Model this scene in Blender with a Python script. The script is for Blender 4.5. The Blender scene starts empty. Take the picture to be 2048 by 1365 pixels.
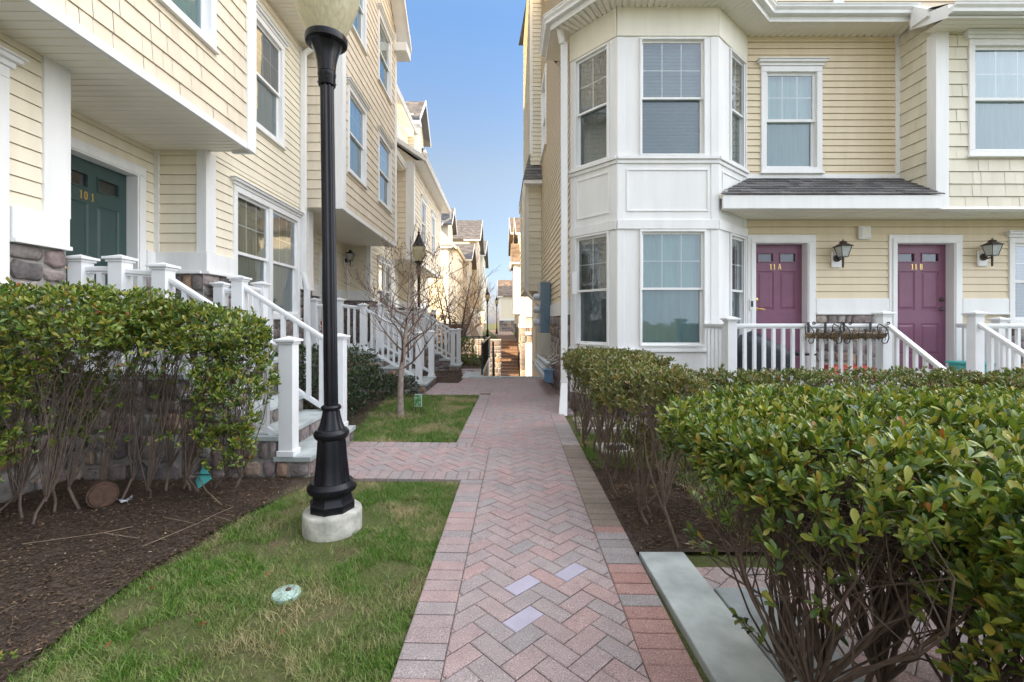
import bpy, bmesh, math, random
import numpy as np
from mathutils import Vector, Matrix, noise
R = random.Random(11)
NR = np.random.default_rng(5)
scene = bpy.context.scene
COL = scene.collection
rad = math.radians
# ------------------------------------------------------------------ materials
def _new(name):
    m = bpy.data.materials.new(name); m.use_nodes = True
    nt = m.node_tree; b = nt.nodes['Principled BSDF']
    return m, nt, b
def N(nt, t, **kw):
    n = nt.nodes.new(t)
    for k, v in kw.items():
        if k in n.inputs: n.inputs[k].default_value = v
        else: setattr(n, k, v)
    return n
def L(nt, a, b): nt.links.new(a, b)
def ramp(nt, fac, stops):
    r = nt.nodes.new('ShaderNodeValToRGB'); e = r.color_ramp.elements
    while len(e) < len(stops): e.new(0.5)
    for i, (p, c) in enumerate(stops):
        e[i].position = p; e[i].color = (*c, 1)
    L(nt, fac, r.inputs[0]); return r.outputs[0]
def mixc(nt, fac, a, b, mode='MIX'):
    m = nt.nodes.new('ShaderNodeMix'); m.data_type = 'RGBA'; m.blend_type = mode
    for s, v in ((m.inputs[0], fac), (m.inputs[6], a), (m.inputs[7], b)):
        if hasattr(v, 'is_linked'): L(nt, v, s)
        elif isinstance(v, (int, float)): s.default_value = v
        else: s.default_value = (*v, 1)
    return m.outputs[2]
def pos(nt): return nt.nodes.new('ShaderNodeNewGeometry').outputs['Position']
def objco(nt): return nt.nodes.new('ShaderNodeTexCoord').outputs['Object']
def island(nt): return nt.nodes.new('ShaderNodeNewGeometry').outputs['Random Per Island']
def noi(nt, scale, detail=3, vec=None, rough=.55):
    n = N(nt, 'ShaderNodeTexNoise'); n.inputs['Scale'].default_value = scale
    n.inputs['Detail'].default_value = detail; n.inputs['Roughness'].default_value = rough
    L(nt, vec if vec is not None else pos(nt), n.inputs['Vector']); return n.outputs['Fac']
def bump(nt, b, h, strength=.3, dist=.01):
    n = nt.nodes.new('ShaderNodeBump'); n.inputs['Strength'].default_value = strength
    n.inputs['Distance'].default_value = dist; L(nt, h, n.inputs['Height']); L(nt, n.outputs[0], b.inputs['Normal']); return n
def sc(c, k): return tuple(min(1, x*k) for x in c)
def simple(name, c, rough=.6, var=.12, scale=3., bs=0., bscale=80., isl=0., metal=0., spec=.5, streak=False):
    m, nt, b = _new(name)
    b.inputs['Roughness'].default_value = rough; b.inputs['Metallic'].default_value = metal
    b.inputs['Specular IOR Level'].default_value = spec
    p = pos(nt)
    if streak:
        mp = N(nt, 'ShaderNodeMapping'); mp.inputs['Scale'].default_value = (6, 6, .8); L(nt, p, mp.inputs[0]); v = mp.outputs[0]
        f = noi(nt, 1.2, 4, v)
    else:
        f = noi(nt, scale, 4, p)
    col = ramp(nt, f, [(.3, sc(c, 1-var)), (.7, sc(c, 1+var*.6))])
    if isl:
        r = ramp(nt, island(nt), [(0, (1-isl,)*3), (1, (1+0*isl,)*3)])
        col = mixc(nt, 1., col, r, 'MULTIPLY')
    L(nt, col, b.inputs['Base Color'])
    if bs: bump(nt, b, noi(nt, bscale, 3, p), bs, .004)
    return m
M = {}
M['trim'] = simple('white_trim', (.81, .81, .80), .45, .06, 2., .05, 60, streak=True)
M['rail'] = simple('white_rail', (.80, .81, .82), .38, .05, 4.)
M['cream'] = simple('cream_clapboard', (.80, .73, .58), .5, .06, 1.5, .06, 150, streak=True)
M['peach'] = simple('peach_shake', (.77, .675, .525), .55, .07, 1.5, .12, 140, isl=.09)
M['tan'] = simple('tan_clapboard', (.71, .60, .42), .5, .06, 1.5, .06, 150, streak=True)
M['sage'] = simple('pale_shake', (.75, .70, .56), .55, .07, 1.5, .12, 140, isl=.08)
M['soffit'] = simple('soffit_vinyl', (.86, .82, .72), .5, .05, 2.)
M['green'] = simple('green_door_paint', (.035, .07, .066), .42, .1, 6.)
M['purple'] = simple('purple_door_paint', (.20, .075, .13), .42, .1, 5.)
M['brown_door'] = simple('brown_door_paint', (.11, .05, .03), .45, .1, 5.)
M['brass'] = simple('brass', (.80, .56, .20), .3, .1, 20, metal=.8)
M['black'] = simple('black_metal', (.012, .012, .014), .35, .3, 12, .08, 90)
M['pole'] = simple('black_paint', (.010, .010, .014), .26, .25, 9, .05, 120, spec=.28)
M['iron'] = simple('iron', (.03, .022, .018), .5, .4, 20)
M['bronze'] = simple('weathered_bronze', (.06, .045, .04), .45, .5, 25)
M['blind'] = None
M['blue_box'] = simple('blue_grey_metal', (.13, .20, .27), .45, .12, 3)
M['beige_box'] = simple('beige_metal', (.50, .49, .42), .5, .1, 3)
M['meter'] = simple('meter_grey', (.58, .62, .66), .45, .2, 10)
M['meter_blue'] = simple('meter_blue', (.14, .25, .40), .45, .2, 10)
M['pipe'] = simple('pipe_grey', (.50, .46, .40), .5, .5, 14)
M['conc'] = simple('concrete', (.50, .485, .43), .9, .38, 11, .9, 45)
M['slate'] = simple('bluestone', (.43, .47, .465), .75, .30, 5, .4, 45)
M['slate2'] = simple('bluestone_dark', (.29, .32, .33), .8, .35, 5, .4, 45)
M['mortar'] = simple('mortar', (.30, .285, .26), .95, .15, 10, .4, 80)
M['teal'] = simple('teal_plastic', (.10, .48, .46), .5, .1, 8)
M['pale_teal'] = simple('pale_teal_plastic', (.42, .55, .51), .7, .35, 22)
M['red'] = simple('red_plastic', (.42, .045, .025), .45, .15, 8)
M['berry'] = simple('red_berry', (.50, .012, .02), .4, .2, 30)
M['pot'] = simple('brown_pot', (.10, .055, .035), .8, .4, 30, .3, 60)
M['cover'] = simple('dark_cover', (.012, .017, .03), .5, .3, 6)
M['coco'] = simple('coco_fibre', (.20, .14, .08), .95, .6, 50, .8, 90)
M['joint'] = simple('joint_sand', (.15, .13, .10), .95, .3, 20)
M['stem'] = simple('stem_bark', (.15, .11, .085), .85, .35, 25, .4, 70)
M['ivory'] = simple('ivory_trim', (.80, .765, .65), .45, .06, 2., .05, 60, streak=True)
M['dry_twig'] = simple('dry_twig', (.24, .18, .125), .85, .3, 25)
M['stem_dark'] = simple('dark_stem_bark', (.095, .066, .05), .85, .35, 25, .4, 70)
M['bark'] = simple('pale_bark', (.34, .27, .23), .85, .4, 14, .5, 50)
M['twig'] = simple('dark_twig', (.16, .10, .07), .85, .35, 14)
M['foil'] = simple('foil', (.6, .62, .66), .3, .3, 30, metal=.6)
M['garage'] = simple('garage_white', (.72, .70, .66), .5, .05, 3)
M['blackgrate'] = simple('drain_iron', (.02, .022, .025), .7, .3, 20)
M['steps'] = simple('brick_steps', (.26, .17, .12), .85, .25, 8, .3, 40)
M['asphalt'] = simple('asphalt', (.06, .06, .06), .9, .2, 12, .3, 90)
def m_roof(name, c):
    m, nt, b = _new(name); b.inputs['Roughness'].default_value = .9
    r = ramp(nt, island(nt), [(0, sc(c, .6)), (.5, c), (1, sc(c, 1.45))])
    f = noi(nt, 90, 2); g = ramp(nt, f, [(.3, (.7,)*3), (.7, (1.25,)*3)])
    L(nt, mixc(nt, 1., r, g, 'MULTIPLY'), b.inputs['Base Color']); bump(nt, b, f, .4, .004); return m
M['roof'] = m_roof('asphalt_shingle', (.12, .115, .115))
M['roof_brown'] = m_roof('brown_shingle', (.17, .13, .10))
def m_stone():
    m, nt, b = _new('veneer_stone'); b.inputs['Roughness'].default_value = .85
    c = ramp(nt, island(nt), [(0, (.10, .09, .09)), (.16, (.19, .165, .155)), (.3, (.26, .20, .19)), (.45, (.20, .155, .155)), (.58, (.30, .28, .26)), (.7, (.165, .15, .145)), (.8, (.40, .24, .14)), (.9, (.33, .31, .29)), (1, (.24, .18, .16))])
    f = noi(nt, 14, 5); g = ramp(nt, f, [(.25, (.55,)*3), (.75, (1.35,)*3)])
    L(nt, mixc(nt, 1., c, g, 'MULTIPLY'), b.inputs['Base Color'])
    bump(nt, b, noi(nt, 28, 5), .7, .02); return m
M['stone'] = m_stone()
def m_paver(name, stops, rough=.85):
    m, nt, b = _new(name); b.inputs['Roughness'].default_value = rough
    c = ramp(nt, island(nt), stops)
    f = noi(nt, 150, 2, None, .8); g = ramp(nt, f, [(.30, (.42,)*3), (.45, (.92,)*3), (.58, (1.0,)*3), (.70, (1.8,)*3)])
    h = ramp(nt, noi(nt, 1.1, 5), [(.3, (.86, .86, .86)), (.7, (1.08, 1.06, 1.04))])
    s = ramp(nt, noi(nt, 11, 4), [(.3, (.88,)*3), (.7, (1.08,)*3)])
    k = mixc(nt, 1., mixc(nt, 1., mixc(nt, 1., c, g, 'MULTIPLY'), h, 'MULTIPLY'), s, 'MULTIPLY')
    k = mixc(nt, 1., k, (.82, .765, .79), 'MULTIPLY')
    L(nt, k, b.inputs['Base Color']); bump(nt, b, f, .5, .004); return m
M['paver'] = m_paver('paver_pink_grey', [(0, (.40, .385, .375)), (.2, (.46, .41, .395)), (.4, (.49, .39, .37)), (.6, (.44, .41, .395)), (.8, (.52, .38, .355)), (1, (.49, .42, .40))])
M['paver_red'] = m_paver('paver_red', [(0, (.45, .275, .235)), (.5, (.49, .32, .28)), (1, (.42, .29, .26))])
M['paver_grey'] = m_paver('paver_grey', [(0, (.38, .37, .36)), (1, (.45, .42, .405))])
M['paver_old'] = m_paver('paver_mossy', [(0, (.27, .245, .19)), (.5, (.32, .28, .225)), (1, (.36, .30, .25))])
M['engraved'] = simple('mauve_engraved_paver', (.42, .385, .47), .6, .1, 12, .1, 160)
def m_leaf(name, stops, rough=.30, trans=.16, spec=.55):
    m, nt, b = _new(name)
    c = ramp(nt, island(nt), stops)
    f = noi(nt, 3.5, 3); g = ramp(nt, f, [(.3, (.72, .78, .75)), (.7, (1.2, 1.14, 1.0))])
    c = mixc(nt, 1., c, g, 'MULTIPLY')
    L(nt, c, b.inputs['Base Color']); b.inputs['Roughness'].default_value = rough
    b.inputs['Specular IOR Level'].default_value = spec
    t = N(nt, 'ShaderNodeBsdfTranslucent'); L(nt, mixc(nt, 1., c, (1.5, 1.5, .7), 'MULTIPLY'), t.inputs['Color'])
    mx = N(nt, 'ShaderNodeMixShader'); mx.inputs[0].default_value = trans
    L(nt, b.outputs[0], mx.inputs[1]); L(nt, t.outputs[0], mx.inputs[2])
    L(nt, mx.outputs[0], nt.nodes['Material Output'].inputs['Surface']); return m
M['leaf'] = m_leaf('hedge_leaf', [(0, (.035, .075, .022)), (.22, (.075, .14, .028)), (.48, (.15, .22, .036)), (.72, (.23, .285, .045)), (.9, (.32, .31, .055)), (.985, (.32, .23, .045)), (1, (.30, .08, .04))])
M['leaf_olive'] = m_leaf('olive_hedge_leaf', [(0, (.085, .105, .03)), (.35, (.13, .155, .045)), (.7, (.18, .185, .055)), (.9, (.25, .21, .08)), (1, (.26, .13, .06))], .4)
M['leaf_red'] = m_leaf('red_tip_leaf', [(0, (.07, .11, .03)), (.6, (.14, .19, .045)), (.86, (.21, .19, .06)), (1, (.27, .10, .05))], .4)
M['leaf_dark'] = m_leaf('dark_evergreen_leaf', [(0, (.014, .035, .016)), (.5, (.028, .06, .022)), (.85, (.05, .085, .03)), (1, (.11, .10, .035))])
M['leaf_brown'] = m_leaf('russet_leaf', [(0, (.10, .05, .025)), (.6, (.17, .075, .035)), (1, (.10, .09, .03))], .6)
M['dead_leaf'] = m_leaf('dead_leaf', [(0, (.30, .11, .05)), (1, (.38, .17, .08))], .7)
def m_grass():
    m, nt, b = _new('grass_blade'); b.inputs['Roughness'].default_value = .5
    g = ramp(nt, island(nt), [(0, (.06, .145, .016)), (.5, (.11, .24, .026)), (.85, (.18, .31, .045)), (1, (.34, .34, .12))])
    s = ramp(nt, island(nt), [(0, (.44, .36, .19)), (.6, (.55, .46, .27)), (1, (.34, .31, .13))])
    f = noi(nt, 1.7, 4); k = ramp(nt, f, [(.485, (0,)*3), (.66, (.95,)*3)])
    r2 = ramp(nt, noi(nt, 9, 3), [(.48, (.0,)*3), (.78, (.6,)*3)])
    k = mixc(nt, 1., k, r2, 'ADD')
    L(nt, mixc(nt, k, g, s), b.inputs['Base Color'])
    t = N(nt, 'ShaderNodeBsdfTranslucent'); L(nt, mixc(nt, k, g, s), t.inputs['Color'])
    mx = N(nt, 'ShaderNodeMixShader'); mx.inputs[0].default_value = .25
    L(nt, b.outputs[0], mx.inputs[1]); L(nt, t.outputs[0], mx.inputs[2])
    L(nt, mx.outputs[0], nt.nodes['Material Output'].inputs['Surface']); return m
M['grass'] = m_grass()
def m_ground(name, a, b_, c, scale, bs=.6, bsc=40):
    m, nt, b = _new(name); b.inputs['Roughness'].default_value = .95; b.inputs['Specular IOR Level'].default_value = .2
    f = noi(nt, scale, 6); k = ramp(nt, f, [(.3, a), (.52, b_), (.72, c)])
    g = ramp(nt, noi(nt, bsc*1.5, 4, None, .75), [(.3, (.5,)*3), (.7, (1.45,)*3)])
    L(nt, mixc(nt, 1., k, g, 'MULTIPLY'), b.inputs['Base Color']); bump(nt, b, noi(nt, bsc, 6, None, .7), bs, .03); return m
M['turf'] = m_ground('turf_soil', (.13, .10, .06), (.10, .12, .04), (.17, .13, .08), 3)
M['soil'] = m_ground('mulch_soil', (.06, .043, .034), (.088, .063, .049), (.12, .086, .066), 5, 1., 34)
M['chips'] = m_leaf('mulch_chip', [(0, (.04, .026, .019)), (.5, (.085, .056, .041)), (.9, (.13, .088, .064)), (.985, (.21, .15, .11)), (1, (.42, .34, .26))], .9, .0, .2)
M['rocks'] = m_leaf('gravel_stone', [(0, (.18, .16, .14)), (.5, (.33, .30, .26)), (1, (.45, .42, .38))], .9, .0, .2)
def m_glass(name, tint=(.9, .95, .95), screen=0., base=.10):
    m, nt, b = _new(name); nt.nodes.remove(b)
    g = N(nt, 'ShaderNodeBsdfGlossy'); g.inputs['Roughness'].default_value = .03; g.inputs['Color'].default_value = (.9, .95, 1, 1)
    bp = nt.nodes.new('ShaderNodeBump'); bp.inputs['Strength'].default_value = .10; bp.inputs['Distance'].default_value = .02
    L(nt, noi(nt, 2.2, 2), bp.inputs['Height']); L(nt, bp.outputs[0], g.inputs['Normal'])
    t = N(nt, 'ShaderNodeBsdfTransparent'); t.inputs['Color'].default_value = (*tint, 1)
    fr = N(nt, 'ShaderNodeFresnel'); fr.inputs['IOR'].default_value = 1.5
    ma = N(nt, 'ShaderNodeMath', operation='MULTIPLY_ADD'); ma.inputs[1].default_value = 1.5; ma.inputs[2].default_value = base; ma.use_clamp = True
    L(nt, fr.outputs[0], ma.inputs[0])
    mx = N(nt, 'ShaderNodeMixShader'); L(nt, ma.outputs[0], mx.inputs[0]); L(nt, t.outputs[0], mx.inputs[1]); L(nt, g.outputs[0], mx.inputs[2])
    out = mx
    if screen:
        d = N(nt, 'ShaderNodeBsdfDiffuse'); d.inputs['Color'].default_value = (.12, .17, .18, 1)
        mp = N(nt, 'ShaderNodeMapping'); mp.inputs['Scale'].default_value = (260, 260, 260); L(nt, pos(nt), mp.inputs[0])
        mx2 = N(nt, 'ShaderNodeMixShader'); mx2.inputs[0].default_value = screen
        L(nt, mx.outputs[0], mx2.inputs[1]); L(nt, d.outputs[0], mx2.inputs[2]); out = mx2
    L(nt, out.outputs[0], nt.nodes['Material Output'].inputs['Surface']); return m
M['glass'] = m_glass('window_glass')
M['glass_screen'] = m_glass('screened_glass', (.80, .90, .92), .20)
M['glass_lit'] = m_glass('mirror_glass', (.6, .6, .55), .0, .03)
def m_blind(name, c, period=.05, k=.7):
    m, nt, b = _new(name); b.inputs['Roughness'].default_value = .8
    w = N(nt, 'ShaderNodeTexWave', wave_type='BANDS', bands_direction='Z'); w.inputs['Scale'].default_value = .314/period/1.0
    w.inputs['Distortion'].default_value = .15
    L(nt, pos(nt), w.inputs['Vector'])
    f = noi(nt, 1.6, 3)
    L(nt, mixc(nt, 1., ramp(nt, w.outputs['Fac'], [(0, sc(c, k)), (.35, c), (1, c)]), ramp(nt, f, [(.3, (.82,)*3), (.7, (1.1,)*3)]), 'MULTIPLY'), b.inputs['Base Color'])
    bump(nt, b, w.outputs['Fac'], .5, .02)
    return m
M['blind'] = m_blind('slat_blind', (.27, .35, .38))
M['blind_tan'] = m_blind('tan_blind', (.42, .39, .30))
def m_sheer(name, c):
    m, nt, b = _new(name); b.inputs['Roughness'].default_value = .9
    mp = N(nt, 'ShaderNodeMapping'); mp.inputs['Scale'].default_value = (9, 9, .6); L(nt, pos(nt), mp.inputs[0])
    f = noi(nt, 2.0, 3, mp.outputs[0]); L(nt, ramp(nt, f, [(.3, sc(c, .80)), (.7, c)]), b.inputs['Base Color']); bump(nt, b, f, .6, .05); return m
M['sheer'] = m_sheer('sheer_curtain', (.36, .60, .58))
M['sheer_dark'] = m_sheer('dim_curtain', (.20, .22, .22))
M['sheer_gold'] = m_sheer('tan_curtain', (.40, .36, .24))
def m_globe():
    m, nt, b = _new('ribbed_globe_glass'); b.inputs['Roughness'].default_value = .28
    mp = N(nt, 'ShaderNodeMapping'); mp.inputs['Scale'].default_value = (60, 60, 14); L(nt, objco(nt), mp.inputs[0])
    f = noi(nt, 1.0, 2, mp.outputs[0])
    L(nt, ramp(nt, f, [(.3, (.52, .46, .31)), (.5, (.70, .64, .47)), (.72, (.84, .80, .64))]), b.inputs['Base Color']); bump(nt, b, f, .6, .01)
    t = N(nt, 'ShaderNodeBsdfTranslucent'); t.inputs['Color'].default_value = (.85, .80, .60, 1)
    mx = N(nt, 'ShaderNodeMixShader'); mx.inputs[0].default_value = .5
    L(nt, b.outputs[0], mx.inputs[1]); L(nt, t.outputs[0], mx.inputs[2]); L(nt, mx.outputs[0], nt.nodes['Material Output'].inputs['Surface']); return m
M['globe'] = m_globe()
M['lantern_glass'] = simple('lantern_glass', (.45, .47, .45), .15, .15, 20)
def m_photo():
    m, nt, b = _new('garden_flag_print'); b.inputs['Roughness'].default_value = .5
    f = noi(nt, 22, 3); L(nt, ramp(nt, f, [(.3, (.03, .12, .03)), (.5, (.10, .30, .08)), (.6, (.35, .45, .40)), (.75, (.08, .22, .10))]), b.inputs['Base Color']); return m
M['print'] = m_photo()

# ------------------------------------------------------------------ scene helpers
OFF = {}
def root(name, label, cat, loc, group=None):
    o = bpy.data.objects.new(name, None); COL.objects.link(o); o.location = loc
    o.empty_display_size = .2
    o['label'] = label; o['category'] = cat
    if group: o['group'] = group
    OFF[o.name] = Vector(loc); return o
def tag(o, label, cat, group=None):
    o['label'] = label; o['category'] = cat
    if group: o['group'] = group
    return o
class F:
    """wall frame: u along the wall, w up (or up-slope), d outward"""
    def __init__(s, O, U, Nn, W=(0, 0, 1)):
        s.O, s.U, s.N, s.W = Vector(O), Vector(U).normalized(), Vector(Nn).normalized(), Vector(W).normalized()
    def p(s, u, w, d=0.): return s.O + s.U*u + s.W*w + s.N*d
class MB:
    def __init__(s): s.v, s.f, s.m = [], [], []
    def add(s, vs, fs, mi=0):
        k = len(s.v); s.v.extend([tuple(q) for q in vs])
        for q in fs: s.f.append(tuple(i+k for i in q)); s.m.append(mi)
    def quad(s, a, b, c, d, mi=0): s.add([a, b, c, d], [(0, 1, 2, 3)], mi)
    def hexa(s, p, mi=0):
        s.add(p, [(0, 3, 2, 1), (4, 5, 6, 7), (0, 1, 5, 4), (1, 2, 6, 5), (2, 3, 7, 6), (3, 0, 4, 7)], mi)
    def box(s, x0, x1, y0, y1, z0, z1, mi=0):
        s.hexa([(x0, y0, z0), (x1, y0, z0), (x1, y1, z0), (x0, y1, z0), (x0, y0, z1), (x1, y0, z1), (x1, y1, z1), (x0, y1, z1)], mi)
    def fbox(s, f, u0, u1, w0, w1, d0, d1, mi=0):
        s.hexa([f.p(u0, w0, d0), f.p(u1, w0, d0), f.p(u1, w0, d1), f.p(u0, w0, d1), f.p(u0, w1, d0), f.p(u1, w1, d0), f.p(u1, w1, d1), f.p(u0, w1, d1)], mi)
    def beam(s, a, b, wd, h, mi=0):
        a, b = Vector(a), Vector(b); d = b-a; h2 = Vector((d.x, d.y, 0)).normalized(); sd = Vector((-h2.y, h2.x, 0))*wd/2; z = Vector((0, 0, h/2))
        s.hexa([a-sd-z, b-sd-z, b+sd-z, a+sd-z, a-sd+z, b-sd+z, b+sd+z, a+sd+z], mi)
    def prism(s, pts, off, mi=0):
        n = len(pts); pts = [Vector(p) for p in pts]; off = Vector(off)
        s.add(pts+[p+off for p in pts], [tuple(range(n)), tuple(range(2*n-1, n-1, -1))]+[(i, (i+1) % n, n+(i+1) % n, n+i) for i in range(n)], mi)
    def tube(s, pts, rr, n=6, mi=0, cap=True):
        pts = [Vector(p) for p in pts]; k0 = len(s.v); ref = None
        if not hasattr(rr, '__len__'): rr = [rr]*len(pts)
        for i, p in enumerate(pts):
            d = (pts[min(i+1, len(pts)-1)]-pts[max(i-1, 0)])
            if d.length < 1e-9: d = Vector((0, 0, 1))
            d.normalize()
            if ref is None: ref = Vector((1, 0, 0)) if abs(d.x) < .8 else Vector((0, 1, 0))
            a = (ref-d*ref.dot(d)).normalized(); b = d.cross(a); ref = a
            for j in range(n):
                t = 2*math.pi*j/n; s.v.append(tuple(p+(a*math.cos(t)+b*math.sin(t))*rr[i]))
        for i in range(len(pts)-1):
            for j in range(n):
                s.f.append((k0+i*n+j, k0+i*n+(j+1) % n, k0+(i+1)*n+(j+1) % n, k0+(i+1)*n+j)); s.m.append(mi)
        if cap:
            s.f.append(tuple(k0+j for j in range(n-1, -1, -1))); s.m.append(mi)
            e = k0+(len(pts)-1)*n; s.f.append(tuple(e+j for j in range(n))); s.m.append(mi)
    def lathe(s, prof, n=24, c=(0, 0, 0), mi=0, flute=0., nf=8):
        k0 = len(s.v)
        for (r, z) in prof:
            for j in range(n):
                t = 2*math.pi*j/n; q = r*(1-flute*(.5-.5*math.cos(nf*t)))
                s.v.append((c[0]+q*math.cos(t), c[1]+q*math.sin(t), c[2]+z))
        for i in range(len(prof)-1):
            for j in range(n):
                s.f.append((k0+i*n+j, k0+i*n+(j+1) % n, k0+(i+1)*n+(j+1) % n, k0+(i+1)*n+j)); s.m.append(mi)
        s.f.append(tuple(k0+j for j in range(n-1, -1, -1))); s.m.append(mi)
        e = k0+(len(prof)-1)*n; s.f.append(tuple(e+j for j in range(n))); s.m.append(mi)
    def build(s, name, mats, parent=None, smooth=0, bevel=0., origin=None):
        off = OFF.get(parent.name, Vector((0, 0, 0))) if parent else Vector((0, 0, 0))
        o0 = Vector(origin) if origin is not None else off
        me = bpy.data.meshes.new(name)
        me.from_pydata([(x-o0.x, y-o0.y, z-o0.z) for x, y, z in s.v], [], s.f)
        if not isinstance(mats, (list, tuple)): mats = [mats]
        for q in mats: me.materials.append(M[q] if isinstance(q, str) else q)
        if len(mats) > 1: me.polygons.foreach_set('material_index', s.m)
        if smooth:
            me.polygons.foreach_set('use_smooth', [True]*len(me.polygons)); me.set_sharp_from_angle(angle=rad(smooth))
        me.update()
        o = bpy.data.objects.new(name, me); COL.objects.link(o)
        o.location = o0-off if parent else o0
        if parent: o.parent = parent
        OFF[o.name] = o0
        if bevel:
            b = o.modifiers.new('bevel', 'BEVEL'); b.width = bevel; b.segments = 2; b.limit_method = 'ANGLE'; b.angle_limit = rad(40)
        return o
def struct(name, mb, mats, kind='structure', smooth=0):
    o = mb.build(name, mats, None, smooth); o['kind'] = kind; return o
def copy_tree(o, parent=None):
    c = o.copy(); COL.objects.link(c)
    if parent: c.parent = parent
    for ch in list(o.children): copy_tree(ch, c)
    return c
# ------------------------------------------------------------------ wall cladding
def _cut(ints, w, op):
    for (a, b, c, d) in op:
        if c < w < d:
            out = []
            for (p, q) in ints:
                if b <= p or a >= q: out.append((p, q)); continue
                if a > p: out.append((p, a))
                if b < q: out.append((b, q))
            ints = out
    return ints
def siding(mb, f, u0, u1, w0, w1, course=.11, op=(), lap=.013, lim=None, mi=0, shake=0., d0=0., slot=True):
    slot = slot and lap > .0125; k = 0
    while w0+k*course < w1-1e-6:
        a = w0+k*course; b = min(a+course, w1); k += 1
        br = sorted({a, b} | {z for o in op for z in o[2:] if a < z < b})
        for p, q in zip(br, br[1:]):
            mid = (p+q)/2; la, lb = (u0, u1) if lim is None else lim(mid)
            if lb-la < .02: continue
            dp = d0+lap*(1-(p-a)/course)+.001; dq = d0+lap*(1-(q-a)/course)+.001
            for (ua, ub) in _cut([(la, lb)], mid, op):
                segs = [(ua, ub)]
                if shake:
                    segs = []; x = ua-R.random()*shake
                    while x < ub:
                        y = x+shake*R.uniform(.65, 1.35)
                        if min(y, ub)-max(x, ua) > .02: segs.append((max(x, ua), min(y, ub)))
                        x = y
                for (sa, sb) in segs:
                    j = R.uniform(0, .004) if shake else 0; g = .0016 if shake else 0
                    pa, pb, qa, qb = sa+g, sb-g, sa+g, sb-g
                    if lim is not None:
                        if abs(sa-la) < 1e-6: pa, qa = lim(p)[0], lim(q)[0]
                        if abs(sb-lb) < 1e-6: pb, qb = lim(p)[1], lim(q)[1]
                    s_ = .0055 if (slot and q == b and q-p > .03) else 0
                    vs = [f.p(pa, p, dp+j), f.p(pb, p, dp+j), f.p(qb, q-s_, dq+j), f.p(qa, q-s_, dq+j)]; fs = [(0, 1, 2, 3)]
                    if p == a and lap:
                        vs += [f.p(pa, p, d0-(.018 if slot else 0)), f.p(pb, p, d0-(.018 if slot else 0))]; fs.append((4, 5, 1, 0))
                    if s_:
                        k_ = len(vs); vs += [f.p(qb, q-s_, dq-.02), f.p(qa, q-s_, dq-.02), f.p(qb, q, dq-.02), f.p(qa, q, dq-.02)]; fs += [(3, 2, k_, k_+1), (k_+1, k_, k_+2, k_+3)]
                    mb.add(vs, fs, mi)
def flat(mb, f, u0, u1, w0, w1, op=(), lim=None, mi=0, d=-.026):
    siding(mb, f, u0, u1, w0, w1, .4, op, 0., lim, mi, 0., d-.001)
def shakes(mb, f, u0, u1, w0, w1, op=(), lim=None, course=.178, wd=.15):
    siding(mb, f, u0, u1, w0, w1, course, op, .014, lim, 0, wd); flat(mb, f, u0, u1, w0, w1, op, lim)
def stones(mb, f, u0, u1, w0, w1, size=.30, mi=0, mj=1, depth=.035):
    mb.quad(f.p(u0, w0, .002), f.p(u1, w0, .002), f.p(u1, w1, .002), f.p(u0, w1, .002), mj)
    def rec(a, b, c, d):
        w, h = b-a, d-c
        if w > size*1.3 or h > size*.95:
            if w/size > h/(size*.72):
                t = a+w*R.uniform(.38, .62); rec(a, t, c, d); rec(t, b, c, d)
            else:
                t = c+h*R.uniform(.38, .62); rec(a, b, c, t); rec(a, b, t, d)
            return
        if w > size*.7 and h > size*.42 and R.random() < .22:
            t = a+w*R.uniform(.35, .65); rec2(a, t, c, d); rec2(t, b, c, d); return
        rec2(a, b, c, d)
    def rec2(a, b, c, d):
        g = .009; a += g; b -= g; c += g; d -= g
        if b-a < .03 or d-c < .03: return
        w, h = b-a, d-c; r = min(w, h)*.22; j = min(w, h)*.07
        base = [(a+r, c), ((a+b)/2, c), (b-r, c), (b, c+r), (b, (c+d)/2), (b, d-r), (b-r, d), ((a+b)/2, d), (a+r, d), (a, d-r), (a, (c+d)/2), (a, c+r)]
        base = [(x+R.uniform(-j, j), y+R.uniform(-j, j)) for x, y in base]
        cx, cy = (a+b)/2, (c+d)/2; dd = depth*R.uniform(.7, 1.25); n = len(base)
        vs = [f.p(x, y, .001) for x, y in base]+[f.p(cx+(x-cx)*.93, cy+(y-cy)*.93, dd*.72) for x, y in base]+[f.p(cx+(x-cx)*.72, cy+(y-cy)*.70, dd*R.uniform(.9, 1.08)) for x, y in base]+[f.p(cx, cy, dd*R.uniform(.95, 1.15))]
        fs = []
        for l in range(2): fs += [(l*n+i, l*n+(i+1) % n, (l+1)*n+(i+1) % n, (l+1)*n+i) for i in range(n)]
        fs += [(2*n+i, 2*n+(i+1) % n, 3*n) for i in range(n)]
        mb.add(vs, fs, mi)
    rec(u0, u1, w0, w1)
def stone_part(parent, panels, size=.30, name='stone_base'):
    for (f, u0, u1, w0, w1) in panels:
        mb = MB(); stones(mb, f, u0, u1, w0, w1, size); mb.build(name, ['stone', 'mortar'], parent, smooth=50)
def boards(name, parent, lst, bevel=.004):
    for q in lst:
        mb = MB(); mb.fbox(*q); mb.build(name, 'trim', parent, bevel=bevel)
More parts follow.
